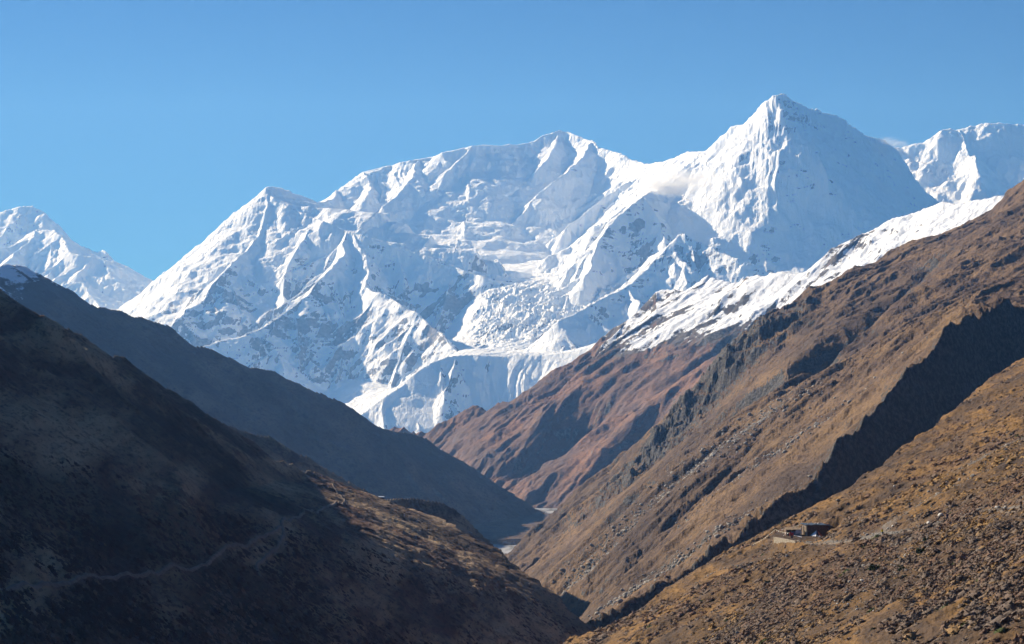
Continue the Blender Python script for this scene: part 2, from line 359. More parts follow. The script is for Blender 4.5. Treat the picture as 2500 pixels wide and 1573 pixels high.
    s.spurs(q, -1, 130, .72, 480, rng, 1, bias=.5, first=2., sl=1.0, drop=4)
    s.eval(wX, wY, Z, FLUTE, 27, 42)
    nz = normals_z(X, Y, Z)[..., 2]
    rough = (fbm(X / 70, Y / 70, 5, 51, .55, ridged=True) - .5) * 14 + (fbm(X / 230, Y / 230, 5, 55, .5, ridged=True) - .5) * 42
    f_ = math.radians(262); fx, fy = math.cos(f_), math.sin(f_); dd = X * fx + Y * fy; ss = -X * fy + Y * fx + fbm(X / 260, Y / 260, 3, 57) * 60
    pk = sstep(1790, 1900, X / Y * FPX + 1250) * sstep(13200, 13700, Y)
    rough = rough + (fbm(ss / 62, dd / 520, 4, 58, .55, ridged=True) - .55) * (14 + 34 * pk) * sstep(.86, .66, nz)
    Z += rough * sstep(.97, .65, nz) * (.4 + .6 * kf)
    n = normals_z(X, Y, Z); nz = n[..., 2]
    low = sstep(1300, 500, Z)
    rock = sstep(.74, .5, nz) * (.2 + .4 * low) + (fbm(X / 330, Y / 240, 5, 61, .6) * .62 + .02) * low
    for zx, zy, zY, wx_, wz_, k_ in ((930, 850, 12.6, 150, 330, .34), (760, 830, 12.6, 90, 260, .26), (1080, 700, 13.5, 90, 200, .34), (1530, 570, 13.5, 85, 330, .42), (1720, 630, 12.8, 140, 170, .3), (1900, 320, 14.3, 110, 350, .30), (1820, 400, 14.2, 60, 300, .3), (560, 770, 13.2, 90, 250, .24), (1180, 830, 12.6, 80, 130, .4), (1700, 480, 14.0, 60, 250, .2)):
        p_ = P(zx, zy, zY * 1000); rock += .72 * k_ * np.exp(-((X / Y * FPX + 1250 - zx) / wx_) ** 2 - ((Z - p_[2]) / wz_) ** 2) * (.35 + 1.3 * (fbm(X / 140, Y / 140, 4, 62) * .5 + .5)) * sstep(.88, .7, nz) * sstep(1400, 700, np.abs(Y - zY * 1000))
    rock *= 1 - .8 * ic
    rock -= np.clip(-n[..., 0] * .5 + n[..., 1] * .1, -.1, .4)   # less rock showing on the left-hand faces
    return mesh_np('snow_mountain', np.stack([X, Y, Z], -1).reshape(-1, 3), grid_faces(*Z.shape), MS, attrs={'rock': rock.ravel()})
o = snow_massif(); tag(o, kind='structure')

def ice_wall():
    ys = ysteps((14600, 18200, 14), (18200, 19500, 90))
    X, Y, a = polar(2020, 2620, int(480 * Q), ys)
    Z = np.full(X.shape, -300, F32); s = Skel(X, Y); rng = random.Random(9)
    wX = X + fbm(X / 300, Y / 300, 4, 3) * 70; wY = Y + fbm(X / 300, Y / 300, 4, 4) * 120
    q = s.ridge([(2060, 420, 18), (2140, 385, 18), (2179, 360, 18), (2203, 361, 18), (2226, 354, 18), (2262, 348, 18), (2286, 333, 18), (2310, 317, 18), (2341, 315, 18), (2370, 306, 18), (2401, 301, 18), (2440, 305, 18), (2500, 307, 18), (2600, 300, 18)], .9, .95)
    s.ridge([(2350, 316, 17.98), (2362, 345, 17.75), (2380, 380, 17.5), (2385, 420, 17.25)], .95, 1.1)
    s.ridge([(2520, 320, 17.95), (2510, 370, 17.65), (2505, 420, 17.35), (2490, 465, 17.1)], .95, 1.1)
    s.spurs(q, -1, 360, .93, 1300, rng, 1, bias=-.15, sl=1.15)
    s.eval(wX, wY, Z, FLUTE, 14, 80)
    Z += (fbm(X / 170, Y / 110, 4, 71, .55, ridged=True) - .5) * 40 + fbm(X / 60, Y / 60, 3, 72) * 5
    rock = np.zeros(Z.size) + .1
    return mesh_np('ice_wall', np.stack([X, Y, Z], -1).reshape(-1, 3), grid_faces(*Z.shape), MS, attrs={'rock': rock})
tag(ice_wall(), kind='structure')

def far_peak():
    ys = ysteps((15400, 19800, 16), (19800, 21500, 90))
    X, Y, a = polar(-60, 480, int(480 * Q), ys)
    Z = np.full(X.shape, -300, F32); s = Skel(X, Y); rng = random.Random(12)
    wX = X + fbm(X / 350, Y / 350, 4, 3) * 60; wY = Y + fbm(X / 350, Y / 350, 4, 4) * 120
    q = s.ridge([(-90, 540, 19.5), (0, 521, 19.5), (40, 508, 19.5), (79, 503, 19.5), (115, 521, 19.4), (150, 552, 19.3), (170, 575, 19.2)], 1.1, 1.0)
    s.ridge([(170, 575, 19.2), (198, 600, 19.1), (238, 618, 19.0)], 1.7, 1.3)
    s.spurs(q, -1, 300, .85, 900, rng, 2, bias=.1)
    q = s.ridge([(238, 618, 19.0), (251, 611, 18.9), (273, 632, 18.8), (293, 668, 18.7), (313, 703, 18.6), (335, 708, 18.5), (368, 717, 18.4), (420, 730, 18.3)], 1.7, 1.4)
    s.spurs(q, -1, 200, 1.0, 700, rng, 2, bias=.1)
    s.ridge([(120, 558, 18.5), (91, 559, 18.45), (75, 580, 18.2), (50, 612, 17.9), (20, 640, 17.5), (-20, 665, 17.1)], .6, .8)
    q = s.ridge([(91, 559, 18.45), (125, 563, 18.3), (162, 585, 18.1), (170, 615, 17.8), (200, 625, 17.6), (243, 630, 17.5), (262, 665, 17.3)], .5, .8)
    s.spurs(q, -1, 260, .6, 1000, rng, 2)
    s.ridge([(150, 700, 16.9), (175, 690, 16.9), (205, 690, 16.8), (225, 720, 16.6), (250, 760, 16.3)], .5, .8)
    s.eval(wX, wY, Z, FLUTE, 16, 60)
    Z += (fbm(X / 160, Y / 160, 5, 73, .55, ridged=True) - .5) * 40
    nz = normals_z(X, Y, Z)[..., 2]; rock = sstep(.68, .5, nz) * .5
    return mesh_np('far_snow_peak', np.stack([X, Y, Z], -1).reshape(-1, 3), grid_faces(*Z.shape), MS, attrs={'rock': rock.ravel()})
tag(far_peak(), kind='structure')
# ================================================================== the brown hills
def aniso(X, Y, ang, L, k=3.5, octv=5, seed=0, gain=.52, warp=.5):
    """ridged noise stretched along the fall direction `ang` (radians, from +X)"""
    f = (math.cos(ang), math.sin(ang))
    w = fbm(X / (L * 2.2), Y / (L * 2.2), 3, seed + 50) * L * warp
    d = X * f[0] + Y * f[1]; s_ = -X * f[1] + Y * f[0] + w
    return fbm(s_ / L, d / (L * k), octv, seed, gain, ridged=True)
def dist_poly(X, Y, pts):
    """distance to a polyline and the fraction along it"""
    D = np.full(X.shape, 1e9, F32); T = np.zeros(X.shape, F32); n = len(pts) - 1
    for i in range(n):
        (x0, y0), (x1, y1) = pts[i][:2], pts[i + 1][:2]; dx, dy = x1 - x0, y1 - y0
        t = np.clip(((X - x0) * dx + (Y - y0) * dy) / (dx * dx + dy * dy + 1e-6), 0, 1)
        d = np.hypot(X - x0 - t * dx, Y - y0 - t * dy); k = d < D
        D = np.where(k, d, D); T = np.where(k, (i + t) / n, T)
    return D, T
R_ = math.radians
HILL = {}
class Plane:
    """ground plane z = z0 + gx (x-x0) + gy (y-y0) through pixel (px,py) at distance Y"""
    def __init__(s, px, py, Y, gx, gy): s.p = P(px, py, Y); s.gx, s.gy = gx, gy; s.c = s.p[2] - gx * s.p[0] - gy * s.p[1]
    def at(s, px, py, dY=0): q = P(px, py, 1.0); y = s.c / (q[2] - s.gx * q[0] - s.gy); return (px, py, y + dY)
    def row(s, px, y): x = P(px, 955, y)[0]; z = s.c + s.gx * x + s.gy * y; return (px, 955 - z / y * FPX, y)
LN = {}
def hill(name, px0, px1, n, ys, curves, mat, relief, attrs_fn, back=.8, floor=-600., front=None, lines=None, surf=None, el=0, er=0):
    X, Y, a = polar(px0, px1, int(n * Q), ys, el, er)
    if surf:
        fn, cr, ya, yb = surf; Z = fn(X.astype(float), Y.astype(float)); q = [P(p[0], p[1], 1.) for p in cr]
        t = np.interp(a, [p[0] for p in q], [p[2] for p in q])[None, :]
        below = (t * Y < Z) & (Y > ya); i = np.argmax(below, 0); i = np.where(below.any(0), i, len(ys) - 1); yc = np.minimum(np.asarray(ys)[i], yb)
        zc = Z[i, np.arange(len(a))]; d = Y - yc[None, :]
        Z = np.where(d > 0, zc[None, :] - back * d, Z); Z = np.maximum(Z, floor).astype(F32)
    else:
        Z = loft(curves, a, np.asarray(ys, F32), back, floor, front).astype(F32)
    HILL[name] = (np.asarray(ys), a, Z)
    for k, l in (lines or {}).items():
        LN[k] = [q for q in (hit(name, px, py) for px, py in l) if q]
    Z = Z + relief(X, Y, Z)
    n_ = normals_z(X, Y, Z)
    at = attrs_fn(X, Y, Z, n_)
    o = mesh_np(name, np.stack([X, Y, Z], -1).reshape(-1, 3), grid_faces(*Z.shape), mat, attrs={k: v.ravel() for k, v in at.items()})
    HILL[name] = (np.asarray(ys), a, Z)
    return tag(o, kind='structure')
def ground(name, x, y):
    ys, a, Z = HILL[name]; i = np.clip(np.searchsorted(ys, y) - 1, 0, len(ys) - 2); t = (y - ys[i]) / (ys[i + 1] - ys[i])
    aa = x / y; j = int(np.clip(np.searchsorted(a, aa) - 1, 0, len(a) - 2)); u = (aa - a[j]) / (a[j + 1] - a[j])
    return float((Z[i, j] * (1 - u) + Z[i, j + 1] * u) * (1 - t) + (Z[i + 1, j] * (1 - u) + Z[i + 1, j + 1] * u) * t)
def hit(name, px, py, y0=None, y1=None):
    """first point where the ray through pixel (px,py) meets the hill"""
    ys, a, Z = HILL[name]; p = P(px, py, 1.0)
    for y in np.arange(y0 or ys[0], y1 or ys[-1], (ys[1] - ys[0]) * .5):
        if ground(name, p[0] * y, y) > p[2] * y: return (p[0] * y, float(y), ground(name, p[0] * y, y))
    return None

# -- middle mountain: brown below, snow above
M4 = mat_hill("middle_mountain_ground", grass=(0.15, 0.092, 0.068), grass2=(0.235, 0.125, 0.075), dark=(0.095, 0.068, 0.06), sc_=.5, snow=True, ang=R_(-40))
def rel4(X, Y, Z):
    r = aniso(X, Y, R_(228), 260, 4.5, 6, 1, .5, .9) - .55
    r2 = aniso(X, Y, R_(228), 70, 3, 4, 9, .55, .6) - .5
    gul = 0
    for k, w, d in (('g4a', 60, 75), ('g4b', 45, 40), ('g4c', 40, 35), ('g4d', 35, 30)):
        g, t = dist_poly(X, Y, LN[k]); gul = gul - np.exp(-(g / w) ** 2) * d * np.sin(np.pi * np.clip(t * .9 + .08, 0, 1))
    ks = 1 - .45 * sstep(40, 180, Z - X * .11)
    return (r * 110 + r2 * 22) * ks + fbm(X / 50, Y / 50, 4, 3) * 6 + gul
def at4(X, Y, Z, n):
    line = 70 + X * 0.11 + fbm(X / 220, Y / 220, 4, 8) * 45
    snow = sstep(-60, 60, Z - line) + np.clip((n[..., 2] - .80) * 1.9, -.6, .2) * .9 - .22 * sstep(.55, .75, fbm((X + Y) / 420, (X - Y) / 160, 5, 91, .6) * .5 + .5) - .2 * sstep(.4, .65, aniso(X, Y, R_(150), 60, 5, 4, 92)) + .1
    snow = snow - .5 * sstep(.5, .7, fbm((X * .8 + Y * .6) / 150, (X * .6 - Y * .8) / 46, 5, 93, .6) * .5 + .55) * sstep(520, 250, Z) - .25 * sstep(.82, .6, n[..., 2]) - .2 * sstep(160, 20, Z - line)
    snow = np.where(Z < line - 110, 0, snow)
    return {'snow': snow, 'rock': sstep(.78, .6, n[..., 2]) * .55 + .3 * (Z > line - 40), 'scree': aniso(X, Y, R_(228), 90, 6, 4, 4) * .4 - .1}
crest4 = [(960, 1065), (1040, 1046), (1100, 1017), (1151, 989), (1247, 979), (1353, 906), (1444, 848), (1468, 820), (1527, 777), (1567, 745), (1602, 707), (1668, 697), (1739, 687), (1799, 685), (1822, 675), (1866, 681), (1921, 673), (1969, 667), (2032, 624), (2084, 592), (2135, 560), (2215, 533), (2254, 517), (2302, 503), (2341, 505), (2420, 491), (2472, 481), (2600, 465), (3300, 330)]
P4 = Plane(1330, 1250, 4300, .5, .3)
crest4 = [P4.at(*p) for p in crest4]
hill('snowy_brown_mountain', 930, 2560, 900, ysteps((3300, 5700, 6), (5700, 7000, 60)), [
    [P4.row(px, 3300) for px in range(900, 3301, 100)], [P4.row(px, 4000) for px in range(900, 3301, 100)],
    crest4], M4, rel4, at4, back=.7, er=700, lines=dict(
    g4a=[(1490, 960), (1450, 1000), (1400, 1050), (1340, 1110), (1280, 1155), (1225, 1200)],
    g4b=[(1420, 900), (1380, 930), (1330, 985), (1270, 1030), (1190, 1090)], g4c=[(1640, 1000), (1560, 1080), (1490, 1140), (1420, 1200)],
    g4d=[(1800, 800), (1720, 870), (1650, 930), (1580, 980)]))
# -- left blue-shaded ridge
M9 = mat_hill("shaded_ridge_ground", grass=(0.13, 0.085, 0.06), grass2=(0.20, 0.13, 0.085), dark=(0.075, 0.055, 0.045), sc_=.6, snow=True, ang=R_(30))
P9 = Plane(1357, 1257, 3960, -.66, .3)
crest9 = [(-900, 380), (-400, 560), (-80, 655), (0, 650), (36, 645), (71, 651), (95, 661), (119, 681), (150, 705), (178, 717), (210, 741), (238, 756), (293, 760), (317, 770), (345, 778), (384, 792), (414, 804), (444, 828), (475, 848), (515, 863), (554, 887), (586, 903), (634, 913), (673, 927), (697, 943), (752, 962), (816, 990), (834, 999), (913, 1032), (1004, 1054), (1056, 1080), (1111, 1108), (1159, 1139), (1214, 1183), (1270, 1226), (1309, 1246), (1357, 1257)]
crest9 = [(a_, b_, 0) for a_, b_ in crest9] + [(1500, 1290, 0)]
def S9(x, y):
    fl = np.where(y < 3280, -269.0, -252.0 + (y - 3280) * .004)
    return np.maximum(P9.c + P9.gx * x + P9.gy * y, fl)
def rel9(X, Y, Z):
    k = sstep(0, 40, (P9.c + P9.gx * X + P9.gy * Y) + 262)
    return ((aniso(X, Y, R_(-25), 230, 3.5, 5, 14) - .55) * 45 + (aniso(X, Y, R_(-25), 60, 3.5, 4, 15) - .55) * 9 + fbm(X / 50, Y / 50, 4, 13) * 4) * k + (1 - k) * fbm(X / 60, Y / 30, 3, 17) * 2.5
def at9(X, Y, Z, n):
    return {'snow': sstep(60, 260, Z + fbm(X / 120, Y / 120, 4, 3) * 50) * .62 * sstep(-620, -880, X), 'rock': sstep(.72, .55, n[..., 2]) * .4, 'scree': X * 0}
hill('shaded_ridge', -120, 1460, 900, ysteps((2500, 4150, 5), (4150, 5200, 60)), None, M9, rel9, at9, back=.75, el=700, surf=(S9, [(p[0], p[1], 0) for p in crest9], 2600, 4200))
# -- main right hillside with its falling spurs
M5 = mat_hill("brown_hillside_ground", rock=(0.085, 0.08, 0.076), grass=(0.115, 0.074, 0.050), grass2=(0.195, 0.122, 0.064), dark=(0.06, 0.042, 0.034), sc_=1.3, ang=R_(-20))
crest5 = [(1200, 1400, 2900), (1250, 1362, 2900), (1302, 1298, 2880), (1353, 1258, 2850), (1401, 1219, 2800), (1488, 1155, 2750), (1528, 1112, 2720), (1571, 1072, 2700), (1611, 1029, 2680), (1647, 997, 2660), (1674, 961, 2650), (1749, 906, 2620), (1773, 870, 2600), (1852, 795, 2600), (1890, 780, 2620), (1934, 750, 2650), (1977, 711, 2680), (2005, 703, 2700), (2064, 671, 2720), (2135, 648, 2750), (2222, 600, 2780), (2286, 580, 2800), (2337, 560, 2820), (2420, 529, 2850), (2460, 495, 2880), (2500, 463, 2900), (2600, 410, 2950), (3300, 260, 3000)]
def edge_y(X, Y, pts):
    """distance Y of the traced edge in every column"""
    q = [P(*p) for p in pts]; return np.interp((X / Y).ravel(), [p[0] / p[1] for p in q], [p[1] for p in q]).reshape(X.shape)
def rel5(X, Y, Z):
    k = sstep(1000, 1500, Y)
    r = aniso(X, Y, R_(205), 150, 3.5, 6, 24, .52, .9) - .55
    r2 = aniso(X, Y, R_(205), 40, 3, 5, 29, .58, .8) - .5
    out = (r * 52 + r2 * 9 * (.4 + 1.2 * vnoise(X / 90, Y / 90, 5))) * (.3 + .7 * k) + (fbm(X / 20, Y / 26, 5, 23, .62, ridged=True) - .5) * 5
    for l, w, d in (('g5a', 30, 30), ('g5d', 13, 12), ('g5e', 22, 12), ('g5f', 16, 9), ('r5b', 40, -14)):
        g, t = dist_poly(X + fbm(X / 60, Y / 60, 3, 2) * 25, Y, LN[l]); out = out - np.exp(-(g / w) ** 2) * d * np.sin(np.pi * np.clip(t * .85 + .1, 0, 1))
    g, t = dist_poly(X + fbm(X / 60, Y / 60, 3, 2) * 30, Y, LN['r5b']); out = out + np.exp(-(g / 75) ** 2) * (fbm(X / 34, Y / 44, 5, 78, .62, ridged=True) - .5) * 34
    for px_, h_, L_ in ((2172, 15, 34), (2092, 13, 26), (2040, 10, 20), (1985, 12, 22), (1930, 9, 16), (1870, 9, 16), (1800, 7, 14), (2260, 10, 30), (2350, 9, 30)):
        q_ = P(px_, float(np.interp(px_, [r[0] for r in rim], [r[1] for r in rim])), float(np.interp(px_, [r[0] for r in rim], [r[2] for r in rim])))
        gg, tt = dist_poly(X + fbm(X / 12, Y / 12, 3, px_) * 5, Y, [(q_[0] - 1, q_[1] - 3), (q_[0] - .3 * L_, q_[1] - .8 * L_), (q_[0] - .45 * L_, q_[1] - 1.5 * L_), (q_[0] - .6 * L_, q_[1] - 2.2 * L_)]); out = out + np.exp(-(gg / 8.5) ** 2) * h_ * .9 * sstep(1, .6, tt) * sstep(0, .4, tt)
    ye = edge_y(X, Y, rim) + fbm(X / 30, Y / 400, 4, 77, .6) * 22
    w = np.exp(-((Y - ye) / 70) ** 2)
    out = out + w * ((aniso(X, Y, R_(262), 62, 2.6, 4, 81, .6, 1.2) - .6) * 23 + fbm(X / 24, Y / 50, 5, 82, .62) * 6.5)
    return out
def at5(X, Y, Z, n):
    wx = X + fbm(X / 60, Y / 60, 4, 2) * 30
    g, t = dist_poly(wx, Y, LN['g5a']); g2, t2 = dist_poly(wx, Y, LN['r5b']); g3, t3 = dist_poly(wx, Y, LN['s5c']); g4, _ = dist_poly(wx, Y, LN['g5d'])
    ye = edge_y(X, Y, rim)
    rock = sstep(.80, .58, n[..., 2]) * .55 + np.exp(-(g / 30) ** 2) * .5 + np.exp(-(g2 / 75) ** 2) * .42 + np.exp(-(g4 / 16) ** 2) * .3 + .34 * sstep(10, -20, Y - ye)
    sc_ = aniso(X, Y, R_(205), 45, 6, 4, 34) * .5 - .2 + np.exp(-(g3 / 60) ** 2) * .36 + sstep(1650, 1250, Y) * .08
    return {'rock': rock, 'scree': sc_}
rim = [(1200, 1720, 1050), (1380, 1640, 1000), (1500, 1530, 960), (1650, 1420, 900), (1740, 1345, 860), (1806, 1318, 830), (1848, 1287, 810), (1900, 1240, 790), (1973, 1204, 780), (2035, 1142, 780), (2066, 1090, 780), (2139, 1023, 790), (2180, 966, 800), (2211, 924, 810), (2284, 862, 840), (2326, 820, 860), (2378, 796, 880), (2440, 793, 900), (2500, 797, 920), (2600, 800, 940)]
rim = [(a_, b_, float(np.interp(a_, [1200, 1500, 1740, 2035, 2180, 2500, 2600], [930, 930, 950, 1020, 1090, 1260, 1300]))) for a_, b_, c_ in rim]

hill('brown_hillside', 1180, 2560, 1100, ysteps((880, 1300, 2.0), (1300, 1900, 2.3), (1900, 2980, 3.0), (2980, 3500, 30)), [
    rim,
    [(1200, 1640, 1550), (1300, 1560, 1550), (1450, 1430, 1550), (1600, 1300, 1550), (1750, 1180, 1550), (1900, 1080, 1550), (2050, 985, 1550), (2200, 870, 1550), (2330, 790, 1550), (2500, 750, 1550), (2600, 720, 1550)],
    [(1200, 1560, 1850), (1300, 1470, 1850), (1450, 1340, 1850), (1600, 1210, 1850), (1750, 1090, 1850), (1900, 990, 1850), (2050, 915, 1850), (2200, 820, 1850), (2330, 760, 1850), (2500, 690, 1850), (2600, 650, 1850)],
    [(1200, 1470, 2220), (1300, 1390, 2220), (1400, 1310, 2220), (1550, 1190, 2220), (1700, 1060, 2220), (1850, 930, 2220), (2000, 830, 2220), (2150, 760, 2220), (2300, 680, 2220), (2500, 590, 2220), (2600, 540, 2220)],
    crest5], M5, rel5, at5, back=.85, er=700, front=1.9, lines=dict(
    g5a=[(2290, 640), (2230, 700), (2150, 780), (2060, 840), (1990, 900), (1900, 960), (1800, 1010), (1730, 1060)],
    r5b=[(1880, 800), (1850, 840), (1800, 900), (1745, 950), (1690, 1010), (1640, 1070), (1600, 1120)],
    s5c=[(1900, 1010), (1800, 1100), (1700, 1180), (1600, 1260), (1500, 1340), (1430, 1410)],
    g5d=[(1800, 1290), (1740, 1320), (1680, 1360), (1640, 1395), (1590, 1425), (1520, 1470)],
    g5e=[(2230, 640), (2100, 720), (1960, 790), (1860, 860)], g5f=[(2060, 1020), (1980, 1070), (1880, 1130), (1780, 1200), (1700, 1260)]))
# -- left hill in shade
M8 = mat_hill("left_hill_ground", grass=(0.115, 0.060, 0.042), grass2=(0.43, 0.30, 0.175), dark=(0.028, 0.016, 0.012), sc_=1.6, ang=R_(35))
crest8 = [(-900, 430), (-300, 610), (-60, 700), (0, 727), (60, 750), (125, 791), (208, 831), (270, 872), (343, 903), (415, 955), (488, 1007), (560, 1047), (581, 1059), (620, 1080), (665, 1121), (727, 1152), (789, 1173), (834, 1187), (878, 1201), (921, 1217), (965, 1234), (1016, 1252), (1056, 1266), (1103, 1290), (1151, 1318), (1210, 1345), (1250, 1373), (1289, 1401), (1349, 1448), (1388, 1488), (1428, 1520), (1450, 1531), (1600, 1640)]
P8 = Plane(1450, 1531, 920, -.72, .2)
def S8(x, y):
    a_ = P8.c + P8.gx * x + P8.gy * y; b_ = -71.5 - .38 * x - .02 * y + np.maximum(0, -115 - x) * .47
    k = 5.0; return -k * np.logaddexp(-a_ / k, -b_ / k)
def rel8(X, Y, Z):
    k = 1 - .45 * sstep(800, 900, Y); g, t = dist_poly(X, Y, LN['s8a']); g2, _ = dist_poly(X, Y, LN['s8b'])
    rib = (np.exp(-(g / 9) ** 2) * 7.5 * np.sin(np.pi * np.clip(t, .04, .96)) + np.exp(-(g2 / 6) ** 2) * 3.5) * (.75 + .5 * fbm(X / 12, Y / 12, 3, 95))
    return rib + (aniso(X, Y, R_(-18), 70, 3., 5, 34) - .55) * 13 * k + (aniso(X, Y, R_(-15), 18, 3., 4, 36) - .5) * 3.6 + fbm(X / 8, Y / 8, 4, 33, .6) * .9
def at8(X, Y, Z, n):
    return {'rock': sstep(.68, .5, n[..., 2]) * .4, 'scree': X * 0 - .2}
crest8 = [(px, py, 0) for px, py in crest8]
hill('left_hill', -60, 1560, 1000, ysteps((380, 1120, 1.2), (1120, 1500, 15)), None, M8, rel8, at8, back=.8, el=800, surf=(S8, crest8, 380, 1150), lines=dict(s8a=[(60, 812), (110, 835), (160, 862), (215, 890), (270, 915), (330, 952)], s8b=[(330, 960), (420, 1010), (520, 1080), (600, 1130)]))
# -- small spurs behind the left hill
PD = Plane(919, 1213, 1650, -.74, .22)
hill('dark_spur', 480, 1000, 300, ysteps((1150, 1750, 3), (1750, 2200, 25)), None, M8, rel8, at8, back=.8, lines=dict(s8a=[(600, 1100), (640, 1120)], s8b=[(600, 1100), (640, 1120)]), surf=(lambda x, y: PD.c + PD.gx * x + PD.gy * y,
    [(480, 1030, 0), (574, 1049, 0), (622, 1060, 0), (677, 1082, 0), (741, 1112, 0), (796, 1140, 0), (848, 1171, 0), (895, 1195, 0), (919, 1213, 0), (1000, 1290, 0)], 1200, 1900))
PT = Plane(1080, 1232, 1500, -.62, .45)
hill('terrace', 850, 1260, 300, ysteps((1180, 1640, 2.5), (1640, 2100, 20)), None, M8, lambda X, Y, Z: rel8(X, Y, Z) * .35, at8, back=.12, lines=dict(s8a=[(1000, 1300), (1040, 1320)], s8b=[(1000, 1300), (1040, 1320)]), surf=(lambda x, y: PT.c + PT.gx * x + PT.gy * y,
    [(840, 1225, 0), (929, 1221, 0), (973, 1221, 0), (1016, 1222, 0), (1045, 1227, 0), (1080, 1232, 0), (1111, 1246, 0), (1135, 1266, 0), (1171, 1303, 0), (1198, 1327, 0), (1222, 1356, 0), (1260, 1430, 0)], 1200, 1900))
# -- near hillside
M7 = mat_hill("near_hillside_ground", grass=(0.10, 0.064, 0.040), grass2=(0.23, 0.128, 0.044), dark=(0.045, 0.032, 0.026), sc_=4.5, ang=R_(-25), bump=.8)
crest7 = [(1340, 1600), (1391, 1568), (1474, 1537), (1557, 1495), (1609, 1464), (1661, 1427), (1713, 1396), (1765, 1360), (1806, 1339), (1869, 1308), (1921, 1280), (1972, 1251), (2024, 1225), (2076, 1194), (2180, 1121), (2284, 1038), (2388, 955), (2500, 877), (2600, 800), (3400, 430)]
P7 = Plane(1971, 1308, 476, .47, -.0614)
ZT = P7.p[2]
def TP(px, py, z=None):
    """the point of the hut terrace seen at a pixel"""
    q = P(px, py, 1.0); y = (ZT if z is None else z) / q[2]; return (q[0] * y, y, ZT if z is None else z)
TERR = [TP(*p)[:2] for p in ((1890, 1312), (1943, 1323), (1985, 1327), (2035, 1314), (2045, 1303), (1960, 1299), (1900, 1300))]
def inside(X, Y, poly):
    """signed distance, positive inside"""
    D, _ = dist_poly(X, Y, poly + [poly[0]]); c = np.zeros(X.shape, bool); n = len(poly)
    for i in range(n):
        (x0, y0), (x1, y1) = poly[i], poly[(i + 1) % n]
        with np.errstate(divide='ignore', invalid='ignore'):
            c ^= ((y0 > Y) != (y1 > Y)) & (X < (x1 - x0) * (Y - y0) / (y1 - y0 + 1e-12) + x0)
    return np.where(c, D, -D)
TRAIL = []
for px, py in ((1975, 1322), (2000, 1326), (2040, 1325), (2090, 1318), (2153, 1309), (2200, 1300), (2245, 1292), (2314, 1273), (2360, 1262), (2400, 1250), (2440, 1246), (2500, 1240), (2600, 1228)):
    q = P7.at(px, py); TRAIL.append(P(*q))
TRAIL2 = [P(*P7.at(px, py)) for px, py in ((1700, 1425), (1750, 1395), (1800, 1380), (1860, 1372), (1920, 1352), (1965, 1335), (1975, 1322))]
GRV = [P(*P7.at(px, py)) for px, py in ((2180, 1290), (2260, 1240), (2330, 1190), (2400, 1130), (2480, 1080))]
GRV2 = [P(*P7.at(px, py)) for px, py in ((2080, 1500), (2140, 1440), (2200, 1380), (2230, 1320))]
def rel7(X, Y, Z):
    pth, t = dist_poly(X, Y, TRAIL); p2, t = dist_poly(X, Y, TRAIL2); pth = np.minimum(pth, p2 + .5); lv = sstep(5, 1.5, pth)
    r = (aniso(X, Y, R_(195), 34, 3, 5, 64, .5, .8) - .55) * 5.0 + (fbm(X / 7, Y / 7, 4, 63, .6, ridged=True) - .5) * 1.2
    v = fbm(X / 2.6, Y / 3, 3, 66, .55, ridged=True) - .5
    out = (r + v * .6) * (1 - .85 * lv)
    s_ = inside(X, Y, TERR); k = sstep(-1.6, 0.1, s_)
    return out * (1 - k) + (ZT - Z) * k
def at7(X, Y, Z, n):
    pth, t = dist_poly(X, Y, TRAIL); p2, t = dist_poly(X, Y, TRAIL2); g1, _ = dist_poly(X, Y, GRV); g2, _ = dist_poly(X, Y, GRV2)
    s_ = inside(X, Y, TERR)
    sc_ = np.exp(-(pth / 1.4) ** 2) * .45 + np.exp(-(p2 / .8) ** 2) * .4 + np.exp(-(g1 / 8) ** 2) * .3 + np.exp(-(g2 / 5) ** 2) * .34
    return {'rock': sstep(.76, .6, n[..., 2]) * .35, 'scree': np.maximum(sc_ + (aniso(X, Y, R_(195), 40, 3, 4, 67) - .60) * .9, sstep(-.5, 1, s_) * .3)}
hill('near_hillside', 1290, 2560, 1150, ysteps((170, 364, .8), (364, 672, .6), (672, 900, 1.), (900, 1060, 9)), None, M7, rel7, at7, back=.85, er=800,
     surf=(lambda x, y: P7.c + P7.gx * x + P7.gy * y, [(a_, b_, 0) for a_, b_ in crest7], 300, 950))
# -- valley floor
def valley():
    n = 60; xs = np.linspace(-2500, 2500, n); ys = np.linspace(300, 9500, n)
    X, Y = np.meshgrid(xs, ys); Z = -262 + 0 * X; Z = np.where(Y < 2600, -262 + (2600 - Y) * .04, Z) 
    Z = np.minimum(Z, -220) - 30 * (Y < 2000)
    mm, nt, b = newmat("gravel_bed"); g = N(nt); p = g.pos()
    c = g.mix(g.step(g.noise(g.mapping(p, (1, .4, 1)), .03, 6, .7), .42, .6), (.12, .11, .1), (.36, .36, .37))
    g.l(c, b.inputs['Base Color'])
    return tag(mesh_np('valley_floor', np.stack([X, Y, Z], -1).reshape(-1, 3), grid_faces(n, n), mm), kind='structure')
valley()
